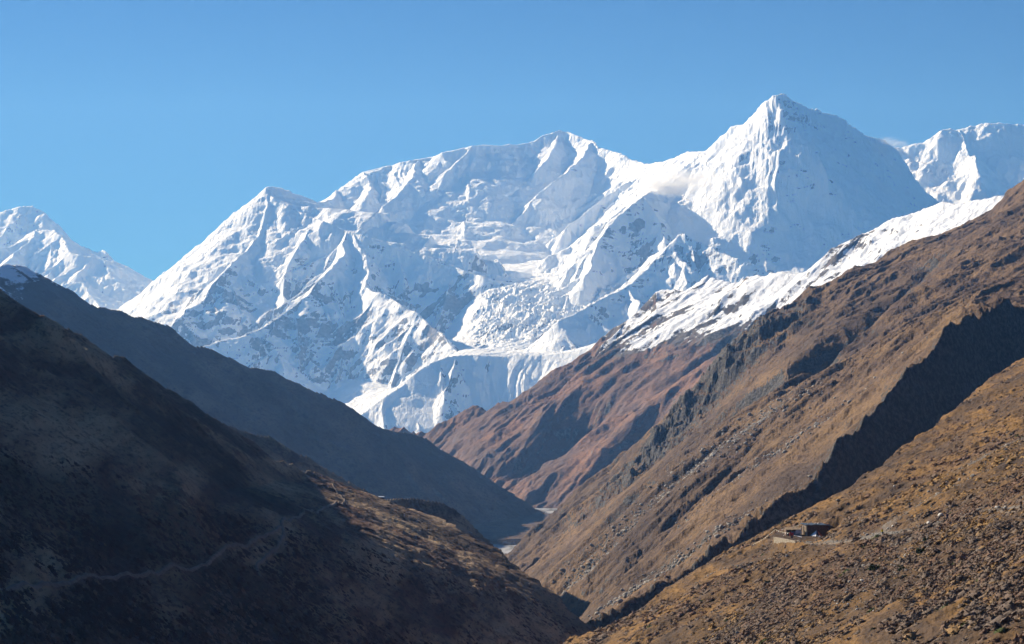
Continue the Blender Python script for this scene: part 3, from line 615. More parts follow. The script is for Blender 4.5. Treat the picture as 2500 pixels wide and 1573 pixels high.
# ================================================================== small ground cover and stones
LPATH = []
def drape(name, hname, pix, width, mat, lift=.12, step=1.0, flat=True):
    """a path ribbon laid over a hill along a pixel polyline"""
    pts = [hit(hname, px, py, y0) if False else hit(hname, px, py) for px, py in pix]; pts = [p for p in pts if p]
    P2 = [np.array(pts[0][:2])]
    for p, q in zip(pts[:-1], pts[1:]):
        d = math.dist(p[:2], q[:2]); n = max(1, int(d / step))
        for k in range(1, n + 1): P2.append(np.array(p[:2]) + (np.array(q[:2]) - np.array(p[:2])) * k / n)
    A = np.array(P2); LPATH.append(pts)
    for _ in range(14): A[1:-1] = (A[:-2] + 2 * A[1:-1] + A[2:]) / 4
    rr = np.random.RandomState(3); co = []; nc = 5
    off = np.cumsum(rr.randn(len(A))) * .05; off -= np.convolve(off, np.ones(9) / 9, 'same')
    for i, p in enumerate(A):
        d = A[min(i + 1, len(A) - 1)] - A[max(i - 1, 0)]; d = d / (np.hypot(*d) + 1e-6); nrm = np.array((-d[1], d[0]))
        w = width * (0.75 + .5 * rr.rand())
        for j in range(nc):
            q = p + nrm * (w * (j / (nc - 1) - .5) + off[i]); co.append((q[0], q[1], ground(hname, q[0], q[1]) + (lift if 0 < j < nc - 1 else -.25)))
    return tag(mesh_np(name, np.array(co), grid_faces(len(A), nc), mat), kind='structure')
MP, nt_, b_ = newmat("trodden_earth"); g_ = N(nt_); p_ = g_.pos()
g_.l(g_.mix(g_.step(g_.noise(p_, .8, 5, .7), .4, .62), (.14, .105, .078), (.21, .17, .135)), b_.inputs['Base Color']); g_.l(g_.bump(g_.noise(p_, 2.0, 6, .7), .4, .8), b_.inputs['Normal'])
MPD, nt_, b_ = newmat("dark_trodden_earth"); g_ = N(nt_); p_ = g_.pos()
g_.l(g_.mix(g_.step(g_.noise(p_, .5, 5, .7), .4, .62), (.16, .12, .095), (.22, .175, .14)), b_.inputs['Base Color'])
drape('path', 'left_hill', [(-40, 1452), (32, 1436), (131, 1431), (180, 1424), (250, 1412), (317, 1404), (396, 1398), (475, 1391), (507, 1381), (515, 1369), (535, 1353), (547, 1338), (582, 1331), (634, 1311), (673, 1299), (685, 1288), (687, 1276), (733, 1262), (760, 1248), (800, 1238), (828, 1228)], 1.5, MPD, .45)
drape('path', 'left_hill', [(688, 1283), (693, 1298), (693, 1310), (681, 1333), (653, 1357), (630, 1377), (624, 1389), (640, 1412)], 1.4, MPD, .45)
drape('path', 'left_hill', [(780, 1170), (812, 1181), (820, 1199), (835, 1212), (842, 1222), (836, 1232), (828, 1228)], 1.3, MPD, .25)
drape('path', 'near_hillside', [(1972, 1326), (2000, 1329), (2040, 1327), (2090, 1320), (2153, 1311), (2200, 1302), (2245, 1294), (2314, 1275), (2360, 1264), (2400, 1252), (2440, 1248), (2500, 1242), (2540, 1238)], .75, MP, .12)
# --- low scrub on the slopes
def dome(rr, nr=3, nc=6, blades=20):
    """a low ragged cushion: unit radius, unit height"""
    v = [(0, 0, 1.0)]; f = []
    for i in range(1, nr):
        ph = i / (nr - 1) * 1.62
        for j in range(nc):
            t = 2 * math.pi * (j + .5 * (i % 2)) / nc; r = math.sin(ph) * rr.uniform(.78, 1.2); z = math.cos(ph) * rr.uniform(.75, 1.15)
            v.append((r * math.cos(t), r * math.sin(t), z - .05))
    for j in range(nc): f.append((0, 1 + j, 1 + (j + 1) % nc))
    for i in range(nr - 2):
        for j in range(nc):
            a, b = 1 + i * nc + j, 1 + i * nc + (j + 1) % nc; c, d = a + nc, b + nc
            f += [(a, c, d), (a, d, b)] 
    v = [(x * .86, y * .86, z * .8) for x, y, z in v]
    for k in range(blades):
        t = rr.uniform(0, 6.283); e = math.acos(rr.uniform(.05, 1)); d = Vector((math.sin(e) * math.cos(t), math.sin(e) * math.sin(t), math.cos(e))); o = d.orthogonal().normalized(); o.rotate(__import__('mathutils').Quaternion(d, rr.uniform(0, 6.28)))
        w = rr.uniform(.14, .26); h = rr.uniform(1.0, 1.38); side = o.cross(d) * rr.uniform(-.25, .25); b = len(v)
        v += [tuple(d * .62 - o * w), tuple(d * .62 + o * w), tuple(d * h + side)]; f.append((b, b + 1, b + 2))
    return np.array(v, F32), np.array(f, np.int32)
def mat_scrub():
    m, nt, b = newmat("scrub_leaves"); g = N(nt); t = g.attr('tint'); p = g.pos()
    c = g.mix(g.step(t, .0, .45), (.25, .155, .105), (.22, .17, .135))
    c = g.mix(g.step(t, .48, .80), c, (.40, .245, .10)); c = g.mix(g.step(t, .90, .99), c, (.08, .10, .03))
    c = g.mix(g.step(g.noise(p, 3.5, 4, .7), .42, .62), c, g.mix(.3, c, (.03, .02, .014)))
    g.l(c, b.inputs['Base Color']); g.l(g.bump(g.noise(p, 5.0, 4, .75), .35, 1.0), b.inputs['Normal']); return m
MSC = mat_scrub()
MSC2, nt_, b_ = newmat("tussock_leaves"); g_ = N(nt_); t_ = g_.attr('tint'); g_.l(g_.mix(g_.step(t_, 0, .5), (.055, .024, .018), (.20, .12, .08)), b_.inputs['Base Color'])
def gsample(hname, x, y):
    ys, a, Z = HILL[hname]; i = np.clip(np.searchsorted(ys, y) - 1, 0, len(ys) - 2); t = (y - ys[i]) / (ys[i + 1] - ys[i])
    j = np.clip(np.searchsorted(a, x / y) - 1, 0, len(a) - 2); u = (x / y - a[j]) / (a[j + 1] - a[j])
    return (Z[i, j] * (1 - u) + Z[i, j + 1] * u) * (1 - t) + (Z[i + 1, j] * (1 - u) + Z[i + 1, j + 1] * u) * t
def scatter_px(hname, n, seed, surf_pl, box, crest):
    """points on a plane-like hill spread evenly over the picture area they cover"""
    rr = np.random.RandomState(seed); px = rr.uniform(box[0], box[2], n); py = rr.uniform(box[1], box[3], n)
    ok = py > np.interp(px, [c[0] for c in crest], [c[1] for c in crest]) - 2; px, py = px[ok], py[ok]
    dy = CP + (py - 786.5) / FPX * SP; a = (px - 1250) / FPX / dy; t = (SP - (py - 786.5) / FPX * CP) / dy
    y = surf_pl.c / (t - surf_pl.gx * a - surf_pl.gy); return a * y, y, px, py, rr
TSH = {'scrub': .40, 'tussocks': .12}
def scrub(name, hname, n, seed, pl, box, crest, rad, label, avoid, protos=6):
    x, y, px, py, rr = scatter_px(hname, n, seed, pl, box, crest)
    X2, Y2 = x[None], y[None]; dens = fbm(X2 / 22, Y2 / 30, 4, seed)[0] * .5 + .5
    keep = (rr.rand(len(x)) < sstep(.25, .62, dens)) & avoid(X2, Y2)[0]
    x, y, dens = x[keep], y[keep], dens[keep]; z = gsample(hname, x, y); R = rad * rr.lognormal(0, .55, len(x)).clip(.35, 3.0) * (.6 + .9 * (fbm(X2[:, keep] / 60, Y2[:, keep] / 80, 3, seed + 9)[0] * .5 + .5)); th = rr.rand(len(x)) * 6.28
    tint = (fbm(X2[:, keep] / 30, Y2[:, keep] / 45, 4, seed + 5)[0] * .9 + TSH[name] + rr.randn(len(x)) * .17).clip(0, .85); tint[rr.rand(len(x)) < .012] = 1.0
    VV, FF, TT = [], [], []; base = 0; pr = [dome(random.Random(k + seed)) for k in range(protos)]; which = rr.randint(0, protos, len(x))
    for k, (v, f) in enumerate(pr):
        s_ = np.where(which == k)[0]; c, s2 = np.cos(th[s_]), np.sin(th[s_]); rx = R[s_] * rr.uniform(.8, 1.5, len(s_)); ry = R[s_] * rr.uniform(.7, 1.1, len(s_)); h = R[s_] * rr.uniform(.45, .85, len(s_))
        vx = v[None, :, 0] * rx[:, None]; vy = v[None, :, 1] * ry[:, None]
        wx = vx * c[:, None] - vy * s2[:, None]; wy = vx * s2[:, None] + vy * c[:, None]
        wz = z[s_][:, None] + v[None, :, 2] * h[:, None] + wx * pl.gx + wy * pl.gy - .08
        VV.append(np.stack([wx + x[s_][:, None], wy + y[s_][:, None], wz], -1).reshape(-1, 3)); m = len(s_)
        FF.append((f[None] + (np.arange(m) * len(v))[:, None, None]).reshape(-1, 3) + base); base += m * len(v); TT.append(np.repeat(tint[s_], len(v)))
    o = mesh_np(name, np.concatenate(VV), np.concatenate(FF), MSC if name == 'scrub' else MSC2, attrs={'tint': np.concatenate(TT)}); tag(o, label, 'scrub', kind='stuff'); return o
def far_from(lines, dmin, extra=None):
    def fn(X, Y):
        ok = np.ones(X.shape, bool)
        for l, d in zip(lines, dmin): ok &= dist_poly(X, Y, l)[0] > d
        if extra is not None: ok &= inside(X, Y, extra) < -.6
        return ok
    return fn
scrub('scrub', 'near_hillside', 78000, 5, P7, (1330, 780, 2540, 1600), crest7, .36, 'low brown, mauve and ochre scrub covering the near slope', far_from([TRAIL, TRAIL2, GRV, GRV2], [1.4, .8, 1.8, .5], TERR))
PSH = Plane(1250, 1373, 955, -.38, -.02)
scrub('tussocks', 'left_hill', 45000, 25, P8, (-20, 700, 1440, 1590), [(px, py + 3) for px, py, _ in crest8], .5, 'dark tussocks and low scrub on the shaded left hill', lambda X, Y: ((P8.c + P8.gx * X + P8.gy * Y) < (-71.5 - .38 * X - .02 * Y)) & (dist_poly(X, Y, LPATH[0])[0] > 1.9) & (dist_poly(X, Y, LPATH[1])[0] > 1.8))
# --- loose stones
MST, nt_, b_ = newmat("stone"); g_ = N(nt_); p_ = g_.pos(); oi = g_.n('ShaderNodeObjectInfo')
g_.l(g_.mix(g_.step(g_.noise(p_, 1.6, 5, .7), .38, .62), (.17, .155, .14), (.34, .32, .29)), b_.inputs['Base Color']); g_.l(g_.bump(g_.noise(p_, 3., 5, .7), .2, .8), b_.inputs['Normal'])
MSTP, nt_, b_ = newmat("pale_stone"); g_ = N(nt_); p_ = g_.pos()
g_.l(g_.mix(g_.step(g_.noise(p_, 1.6, 5, .7), .38, .62), (.36, .34, .31), (.58, .56, .52)), b_.inputs['Base Color'])
def stone_shape(seed, sub=1):
    import bmesh
    bm = bmesh.new(); bmesh.ops.create_icosphere(bm, subdivisions=sub, radius=1); r = random.Random(seed)
    cuts = [(Vector((r.gauss(0, 1), r.gauss(0, 1), r.gauss(0, 1))).normalized(), r.uniform(.55, .85)) for _ in range(7)]
    for v in bm.verts:
        for n_, d in cuts:
            k = v.co.dot(n_)
            if k > d: v.co -= n_ * (k - d)
        v.co *= r.uniform(.94, 1.05)
    bm.verts.ensure_lookup_table(); V = np.array([v.co[:] for v in bm.verts], F32); F = np.array([[v.index for v in f.verts] for f in bm.faces], np.int32); bm.free()
    return V * np.array((1.15, .85, .7), F32), F
def stones(name, hname, x, y, R, seed, mat, label, pl):
    rr = np.random.RandomState(seed); z = gsample(hname, x, y); VV, FF = [], []; base = 0; which = rr.randint(0, 6, len(x))
    for k in range(6):
        v, f = stone_shape(k + 40); s_ = np.where(which == k)[0]; th = rr.rand(len(s_)) * 6.28; c, s2 = np.cos(th)[:, None], np.sin(th)[:, None]; r = R[s_][:, None]
        wx = (v[None, :, 0] * c - v[None, :, 1] * s2) * r; wy = (v[None, :, 0] * s2 + v[None, :, 1] * c) * r; wz = z[s_][:, None] + v[None, :, 2] * r + r * .25
        VV.append(np.stack([wx + x[s_][:, None], wy + y[s_][:, None], wz], -1).reshape(-1, 3)); FF.append((f[None] + (np.arange(len(s_)) * len(v))[:, None, None]).reshape(-1, 3) + base); base += len(s_) * len(v)
    return tag(mesh_np(name, np.concatenate(VV), np.concatenate(FF), mat, smooth=False), label, 'stones', kind='stuff')
def along(lines, wid, n, seed):
    rr = np.random.RandomState(seed); xs, ys_ = [], []
    for l, w, m in zip(lines, wid, n):
        l = np.array([q[:2] for q in l]); k = rr.randint(0, len(l) - 1, m); t = rr.rand(m); p = l[k] + (l[k + 1] - l[k]) * t[:, None] + rr.randn(m, 2) * w; xs.append(p[:, 0]); ys_.append(p[:, 1])
    return np.concatenate(xs), np.concatenate(ys_), rr
x, y, rr = along([TRAIL, TRAIL2, GRV, GRV2], [1.1, .8, 5.5, 4.5], [420, 150, 900, 500], 8)
stones('gravel', 'near_hillside', x, y, rr.lognormal(-1.95, .5, len(x)), 9, MST, 'loose grey stones strewn beside the trail and down the gullies of the near slope', P7)
x, y, rr = along([LN['s5c'], LN['g5d'], LN['g5f']], [45, 18, 25], [5200, 900, 1200], 18)
k_ = np.abs(x / y) < .27
stones('scree', 'brown_hillside', x[k_], y[k_], rr.lognormal(-.15, .5, len(x))[k_].clip(.3, 2.6), 19, MST, 'grey scree and broken blocks lying on the lower brown hillside', None)
# --- single boulders, each one a thing
PAL = [mesh_np('boulder', *stone_shape(90 + k, 2), MSTP, smooth=False).data for k in range(4)]
GRY = [mesh_np('boulder', *stone_shape(70 + k, 2), MST, smooth=False).data for k in range(4)]
for o in [o for o in COL.objects if o.name.startswith('boulder')]: bpy.data.objects.remove(o)
def boulder(hname, px, py, size_px, pale, label, group=None, seed=0):
    p = hit(hname, px, py)
    if not p: return
    r = random.Random(seed * 7 + int(px)); o = bpy.data.objects.new('boulder', (PAL if pale else GRY)[r.randrange(4)]); COL.objects.link(o)
    s = size_px / FPX * p[1] / 2 / .95; o.location = (p[0], p[1], p[2] + s * .35); o.scale = (s, s * r.uniform(.8, 1.1), s * r.uniform(.8, 1.15)); o.rotation_euler = (r.uniform(-.3, .3), r.uniform(-.3, .3), r.uniform(0, 6.28))
    tag(o, label, 'boulder', group); return o
boulder('near_hillside', 2267, 1281, 13, True, 'large two-toned pale boulder on the trail below the walker in dark blue', seed=1)
boulder('near_hillside', 2259, 1284, 9, True, 'smaller pale boulder leaning on the left of the two-toned trail boulder', seed=2)
boulder('near_hillside', 2297, 1262, 16, True, 'long white rock ledge beside the walker in dark blue', seed=3)
boulder('near_hillside', 2168, 1292, 7, True, 'upright white stone just right of the yellow jacket walker', seed=4)
boulder('near_hillside', 2181, 1287, 9, True, 'cream boulder above the trail, second right of the yellow jacket walker', seed=5)
boulder('near_hillside', 2009, 1322, 5, True, 'small white stone beside the trail just right of the hut terrace', seed=6)
boulder('near_hillside', 1920, 1360, 7, True, 'flat white stone on the slope below the retaining wall', seed=7)
boulder('near_hillside', 2435, 1242, 12, True, 'broad white boulder at the trail near the right edge of the photo', seed=8)
boulder('near_hillside', 2105, 1422, 11, True, 'grey white boulder under the dark green bush', seed=9)
boulder('near_hillside', 2045, 1477, 7, True, 'left one of two small white stones low on the near slope', seed=10)
boulder('near_hillside', 2070, 1477, 6, True, 'right one of two small white stones low on the near slope', seed=11)
boulder('near_hillside', 2375, 1165, 14, False, 'angular grey boulder in the upper gravel gully of the near slope', seed=12)
boulder('near_hillside', 1800, 1548, 12, False, 'pale brown boulder low on the near slope near the bottom left', seed=13)
boulder('near_hillside', 2048, 1225, 12, False, 'lone grey boulder on the slope above the hut', seed=14)
rb = random.Random(31)
for k in range(60):
    px = rb.uniform(1600, 2480); py = rb.uniform(1130, 1560); q = P7.at(px, py)
    if py < np.interp(px, [c[0] for c in crest7], [c[1] for c in crest7]) + 15: continue
    if 1870 < px < 2050 and 1270 < py < 1345: continue
    boulder('near_hillside', px, py, rb.uniform(3.5, 7), rb.random() < .6, 'small pale stone half sunk in the scrub of the near slope', 'small stones scattered over the near slope', seed=100 + k)
# --- green bushes
def bush(px, py, wpx, label, seed):
    p = hit('near_hillside', px, py); rr = random.Random(seed); R = wpx / FPX * p[1] / 2; VV, FF = [], []; b0 = 0
    for k in range(420):
        u = Vector((rr.gauss(0, 1), rr.gauss(0, 1), abs(rr.gauss(0, .8)))).normalized() * rr.uniform(.55, 1.0); c = Vector((u.x * R, u.y * R, u.z * R * .75)) * (1 + .25 * math.sin(u.x * 7 + seed))
        n_ = Vector((rr.gauss(0, 1), rr.gauss(0, 1), rr.gauss(0, 1))).normalized(); t = n_.orthogonal().normalized() * rr.uniform(.12, .24); b = n_.cross(t)
        VV += [tuple(c - t), tuple(c + b * .5), tuple(c + t), tuple(c - b * .5)]; FF.append((b0, b0 + 1, b0 + 2, b0 + 3)); b0 += 4
    root = bpy.data.objects.new('bush', None); COL.objects.link(root); root.location = p; tag(root, label, 'bush')
    mesh_np('foliage', np.array(VV), np.array(FF, np.int32), MGB, root, smooth=False)
    S = []; F = []; b0 = 0
    for k in range(5):
        d = Vector((rr.uniform(-1, 1), rr.uniform(-1, 1), rr.uniform(.6, 1.2))).normalized() * R * .8; o_ = d.orthogonal().normalized() * .05; o2 = d.cross(o_).normalized() * .05
        S += [tuple(o_ - Vector((0, 0, .2))), tuple(o2 - Vector((0, 0, .2))), tuple(-o_ - o2 - Vector((0, 0, .2))), tuple(d)]; F += [(b0, b0 + 1, b0 + 3), (b0 + 1, b0 + 2, b0 + 3), (b0 + 2, b0, b0 + 3)]; b0 += 4
    mesh_np('stem', np.array(S), np.array(F, np.int32), MWD, root, smooth=False)
MGB, nt_, b_ = newmat("green_leaves"); g_ = N(nt_); g_.l(g_.mix(g_.noise(g_.pos(), 1.2, 3), (.022, .035, .012), (.06, .075, .025)), b_.inputs['Base Color'])
MWD, nt_, b_ = newmat("weathered_wood"); g_ = N(nt_); g_.l(g_.mix(g_.noise(g_.mapping(g_.pos(), (1, 1, 6)), 2.2, 4), (.16, .11, .07), (.33, .25, .17)), b_.inputs['Base Color'])
bush(2133, 1392, 34, 'round dark green bush low on the near slope, biggest of the green ones', 3)
bush(2247, 1350, 26, 'loose olive green bush below the trail, under the large pale boulder', 4)
bush(2262, 1322, 20, 'small mid green bush just below the trail right of the gravel patch', 5)
bush(1875, 1425, 16, 'small dark green bush on the slope below the retaining wall', 6)
bush(2205, 1395, 22, 'flat green bush to the right of the round dark green one', 7)
# ================================================================== the hut terrace
class MB:
    """collects boxes, bars and sheets into one mesh"""
    def __init__(s): s.v = []; s.f = []
    def quad8(s, p):
        b = len(s.v); s.v += [tuple(q) for q in p]
        s.f += [tuple(b + i for i in q) for q in ((0, 3, 2, 1), (4, 5, 6, 7), (0, 1, 5, 4), (1, 2, 6, 5), (2, 3, 7, 6), (3, 0, 4, 7))]
    def box(s, c, size, rz=0, tilt=(0, 0)):
        cx, cy, cz = c; a, b, h = size[0] / 2, size[1] / 2, size[2] / 2; co, si = math.cos(rz), math.sin(rz); P_ = []
        for z in (-h, h):
            for x, y in ((-a, -b), (a, -b), (a, b), (-a, b)):
                P_.append((cx + x * co - y * si, cy + x * si + y * co, cz + z + x * tilt[0] + y * tilt[1]))
        s.quad8(P_)
    def bar(s, p, q, r, n=6):
        p, q = Vector(p), Vector(q); d = (q - p).normalized(); u = d.orthogonal().normalized(); w = d.cross(u); b = len(s.v)
        for c in (p, q):
            for k in range(n): t = 2 * math.pi * k / n; s.v.append(tuple(c + u * math.cos(t) * r + w * math.sin(t) * r))
        for k in range(n): s.f.append((b + k, b + (k + 1) % n, b + n + (k + 1) % n, b + n + k))
        s.f.append(tuple(b + k for k in reversed(range(n)))); s.f.append(tuple(b + n + k for k in range(n)))
    def sheet(s, pts, th=.03):
        """closed slab under a grid of points pts[row][col]"""
        nr, nc = len(pts), len(pts[0]); b = len(s.v); A = np.array(pts, float); n = np.zeros_like(A); n[..., :] = np.cross(np.gradient(A, axis=1), np.gradient(A, axis=0)); n /= np.linalg.norm(n, axis=-1, keepdims=True) + 1e-9
        s.v += [tuple(q) for q in A.reshape(-1, 3)] + [tuple(q) for q in (A - n * th).reshape(-1, 3)]; m = nr * nc; I = lambda r, c: b + r * nc + c
        for r in range(nr - 1):
            for c in range(nc - 1): s.f.append((I(r, c), I(r, c + 1), I(r + 1, c + 1), I(r + 1, c))); s.f.append((m + I(r + 1, c), m + I(r + 1, c + 1), m + I(r, c + 1), m + I(r, c)))
        for r in range(nr - 1):
            for c, k in ((0, 0), (nc - 1, 1)): q = (I(r, c), I(r + 1, c), m + I(r + 1, c), m + I(r, c)); s.f.append(q if not k else q[::-1])
        for c in range(nc - 1):
            for r, k in ((0, 1), (nr - 1, 0)): q = (I(r, c), I(r, c + 1), m + I(r, c + 1), m + I(r, c)); s.f.append(q[::-1] if not k else q)
    def build(s, name, mat, parent=None, smooth=False):
        me = bpy.data.meshes.new(name); me.from_pydata(s.v, [], s.f); me.update(); me.materials.append(mat)
        if smooth: me.polygons.foreach_set('use_smooth', np.ones(len(me.polygons), bool))
        o = bpy.data.objects.new(name, me); COL.objects.link(o)
        if parent: o.parent = parent
        return o
def flat(name, c, c2=None, sc_=2.0, rough=.8, bump=0):
    m, nt, b = newmat(name); g = N(nt); b.inputs['Roughness'].default_value = rough
    v = g.noise(g.pos(), sc_, 5, .65); g.l(g.mix(g.step(v, .38, .62), c, c2 or tuple(x * .75 for x in c)), b.inputs['Base Color'])
    if bump: g.l(g.bump(v, bump, .8), b.inputs['Normal'])
    return m
def thing(name, loc, label, cat, group=None, rz=0):
    o = bpy.data.objects.new(name, None); COL.objects.link(o); o.location = loc; o.rotation_euler = (0, 0, rz); return tag(o, label, cat, group)
K = 476 / FPX           # metres per pixel at the hut
M_wall = flat("dry_stone", (.26, .225, .175), (.42, .36, .28), 3.2, .95, .12); M_wallin = flat("hut_masonry", (.13, .09, .07), (.20, .145, .11), 3.0, .95, .1)
M_tarpd = flat("dark_tarpaulin", (.04, .055, .075), (.075, .095, .125), 1.4, .55, .05); M_white = flat("white_sheet", (.86, .86, .87), (.72, .73, .76), 2.2, .7)
M_blue = flat("blue_green_tarp", (.14, .25, .33), (.22, .34, .42), 1.8, .6); M_paleblue = flat("pale_blue_sheet", (.62, .70, .84), (.74, .80, .90), 2.5, .6)
M_orange = flat("orange_canvas", (.46, .15, .05), (.34, .10, .04), 2, .8); M_ochre = flat("ochre_planks", (.36, .24, .10), (.26, .17, .08), 4, .8)
M_wood = MWD; M_red = flat("red_cloth", (.48, .03, .03), (.36, .02, .025), 3, .8); M_slate = flat("blue_grey_cloth", (.10, .14, .19), (.14, .18, .23), 3, .8)
M_green = flat("green_sheet", (.20, .34, .26), (.32, .44, .36), 2, .7); M_dark = flat("dark_void", (.012, .011, .012), (.02, .018, .018), 2, .9)
B = TP(1971, 1308); rz = math.radians(7)
ex = Vector((math.cos(rz), math.sin(rz), 0)); ey = Vector((-math.sin(rz) * .98, math.cos(rz), 0)); B = Vector(B)
# hut: local x along the dark front, local y back along the sunlit side
hut = thing('stone_hut', B, 'flat roofed dark stone hut on the terrace, dark tarpaulin roof and ochre plank door', 'hut', rz=rz)
Wd, Dp, Ht = 50 * K, 4.2, 25 * K
m = MB(); t = .42
r_ = random.Random(4)
def stone_wall(m, p, q, h, th, course=.24, skip=None, h2=None):
    """courses of rough blocks between local points p and q"""
    L = math.dist(p, q); a = math.atan2(q[1] - p[1], q[0] - p[0]); n = max(1, int(h / course))
    for k in range(n):
        x = -r_.uniform(0, .2)
        while x < L:
            w = r_.uniform(.28, .62); xm = min(max(x, 0) + w / 2, L - .05); z = (k + .5) * h / n
            if h2 is not None and z > h + (h2 - h) * xm / L: x += w; continue
            if not (skip and skip[0] < xm < skip[1] and z < skip[2]):
                o = r_.uniform(-.035, .035)
                m.box((p[0] + math.cos(a) * xm - math.sin(a) * o, p[1] + math.sin(a) * xm + math.cos(a) * o, z), (w - .03, th + r_.uniform(-.05, .05), h / n - .025), a)
            x += w
    if not skip: m.box(((p[0] + q[0]) / 2, (p[1] + q[1]) / 2, h / 2 - .06), (L - .1, th - .12, h - .14), a)
stone_wall(m, (0, 0), (Wd, 0), Ht, t); stone_wall(m, (0, Dp), (Wd, Dp), Ht, t); stone_wall(m, (Wd, 0), (Wd, Dp), Ht, t)
stone_wall(m, (0, .25), (0, Dp - .2), Ht, t, skip=(1.3, 2.6, 2.0)); m.build('wall', M_wallin, hut)
m = MB(); m.box((0.02, 2.15, .98), (.10, .85, 1.9)); 
for k in range(4): m.box((-.05, 1.82 + k * .22, .98), (.05, .19, 1.86))
dr = m.build('door', M_ochre, hut); m = MB(); m.box((-.12, 1.9, 1.0), (.06, .12, .05)); m.build('handle', M_dark, dr)
m = MB(); m.box((-.18, .0, Ht / 2), (.34, .34, Ht)); m.box((-.16, 1.45, Ht / 2), (.26, .3, Ht)); m.box((-.16, 2.85, Ht / 2), (.26, .3, Ht)); m.build('pillar', M_wall, hut)
m = MB(); rows = []
for j in range(6):
    rows.append([(-.55 + (Wd + 1.1) * i / 9, -.55 + (Dp + 1.0) * j / 5, Ht + .10 + .16 * j / 5 + .05 * math.sin(i * 2.1 + j) - (.22 if i == 9 else 0)) for i in range(10)])
m.sheet(rows, .10); m.build('roof', M_tarpd, hut)
m = MB()
for k in range(8): m.bar((-.4, -.3 + k * .6, Ht + .02), (Wd + .3, -.3 + k * .6, Ht + .02), .07)
m.build('roof_beam', M_wood, hut)
for k, (px, py, s, pale, lb) in enumerate(((1990, 1279, 3, True, 'small pale stone weighing down the hut roof near its middle'), (1995, 1277, 5, True, 'largest yellowish stone on the hut roof'), (2004, 1278, 5, True, 'white stone at the right end of the hut roof'), (1978, 1280, 3, True, 'small stone on the left end of the hut roof'))):
    a_ = (px - 1971) * K / 1.0; o = bpy.data.objects.new('roof_stone', (PAL if pale else GRY)[k % 4]); COL.objects.link(o)
    p = B + ex * a_ + ey * (.6 + k * .5) + Vector((0, 0, Ht + .30)); o.location = p; o.scale = (s * K * .6,) * 3; tag(o, lb, 'stone')
# tent-like canvas in front of the dark wall
T0 = Vector(TP(1995, 1309)); tn = thing('tent', T0, 'small ridge tent with white green left side and orange right side before the hut front', 'tent')
h = 14 * K; w = 14 * K; L = 1.5
def tri_sheet(a, b, c, n=4):
    a, b, c = Vector(a), Vector(b), Vector(c); return [[tuple(a.lerp(c, j / n * .97).lerp(b.lerp(c, j / n * .97), i / n) + Vector((0, .05 * math.sin(i * 2.2 + j), 0))) for i in range(n + 1)] for j in range(n + 1)]
m = MB(); m.sheet(tri_sheet((-w * 1.05, .35, 0), (-w * .30, -.75, 0), (-w * .12, 0, h)), .03); m.build('side_panel', M_white, tn)
m = MB(); m.sheet(tri_sheet((-w * 1.2, .75, 0), (-w * .85, .2, 0), (-w * .3, .25, h * .9)), .03); m.build('flap', M_green, tn)
m = MB(); m.sheet(tri_sheet((w * .30, -.6, 0), (w * 1.05, .4, 0), (w * .02, 0, h * .97)), .03); m.build('side_panel', M_orange, tn)
m = MB(); m.sheet([[(-w * .2 + w * .2 * i, L * .3, h * j / 3 * .96) for i in range(3)] for j in range(4)], .03); m.build('back_panel', M_tarpd, tn)
m = MB(); m.bar((-w * .2, -L * .55, h), (w * .05, L * .6, h), .04); m.build('ridge_pole', M_wood, tn)
def lump(name, px, py, wpx, hpx, mat, label, cat):
    p = TP(px, py); s = bpy.data.meshes.new(name); v, f = stone_shape(int(px) + 3, 2); v = v * np.array((wpx * K / 2, wpx * K / 3, hpx * K / 2)) / np.array((1.15, .85, .7)) ; v[:, 2] += hpx * K * .4
    s.from_pydata(v.tolist(), [], f.tolist()); s.materials.append(mat); o = bpy.data.objects.new(name, s); COL.objects.link(o); o.location = p; return tag(o, label, cat)
lump('sack', 1993, 1310.5, 9, 4, M_white, 'long white bundle on the ground inside the tent opening', 'bundle')
lump('sack', 2001, 1312, 4.5, 5, M_white, 'round white sack at the foot of the orange tent side', 'sack')
lump('boulder', 1986, 1311.5, 4, 3, MSTP, 'pinkish stone on the terrace in front of the tent', 'boulder')
lump('boulder', 1915, 1309, 6, 2.5, MSTP, 'flat cream stone on the open left part of the terrace', 'boulder')
# lean-to shelter left of the door
S0 = Vector(TP(1921, 1308)); sh = thing('lean_to', S0, 'low lean-to with plank roof left of the hut door, closed by blue green tarpaulin', 'shelter', rz=rz)
Lx = 37 * K; hs = 15 * K
m = MB(); stone_wall(m, (0, 2.2), (Lx, 2.2), hs, .4); m.box((0, 1.1, hs / 2), (.28, 2.0, hs)); m.build('wall', M_wallin, sh)
m = MB(); m.sheet([[(1.1 + (Lx - 1.3) * i / 8, .25 + .08 * math.sin(i * 1.7), .02 + (hs - .55) * j / 3) for i in range(9)] for j in range(4)], .03); m.build('tarpaulin', M_blue, sh)
m = MB()
for k in range(9): m.box((Lx * (k + .5) / 9, 1.1, hs + .1 + .05 * math.sin(k * 2.3)), (Lx / 9 - .04, 3.0 + .3 * math.sin(k), .08), 0, (0, .12))
m.build('roof', M_wood, sh)
m = MB(); m.bar((.1, .1, 0), (.1, .1, hs), .07); m.build('post', M_wood, sh); m = MB(); m.bar((1.1, .1, 0), (1.1, .1, hs), .06); m.build('post', M_wood, sh)
m = MB(); m.sheet([[(1.1 * 2.0 + 1.5 * i / 5, .05 - .1 * j, .3 + 1.0 * j / 3 + .35 * (i / 5)) for i in range(6)] for j in range(4)], .05); so_ = m.build('sheet', M_paleblue, sh)
lump('bundle', 1944, 1300, 7, 8, M_white, 'bright white cloth bundle hanging against the lean-to tarpaulin', 'bundle')
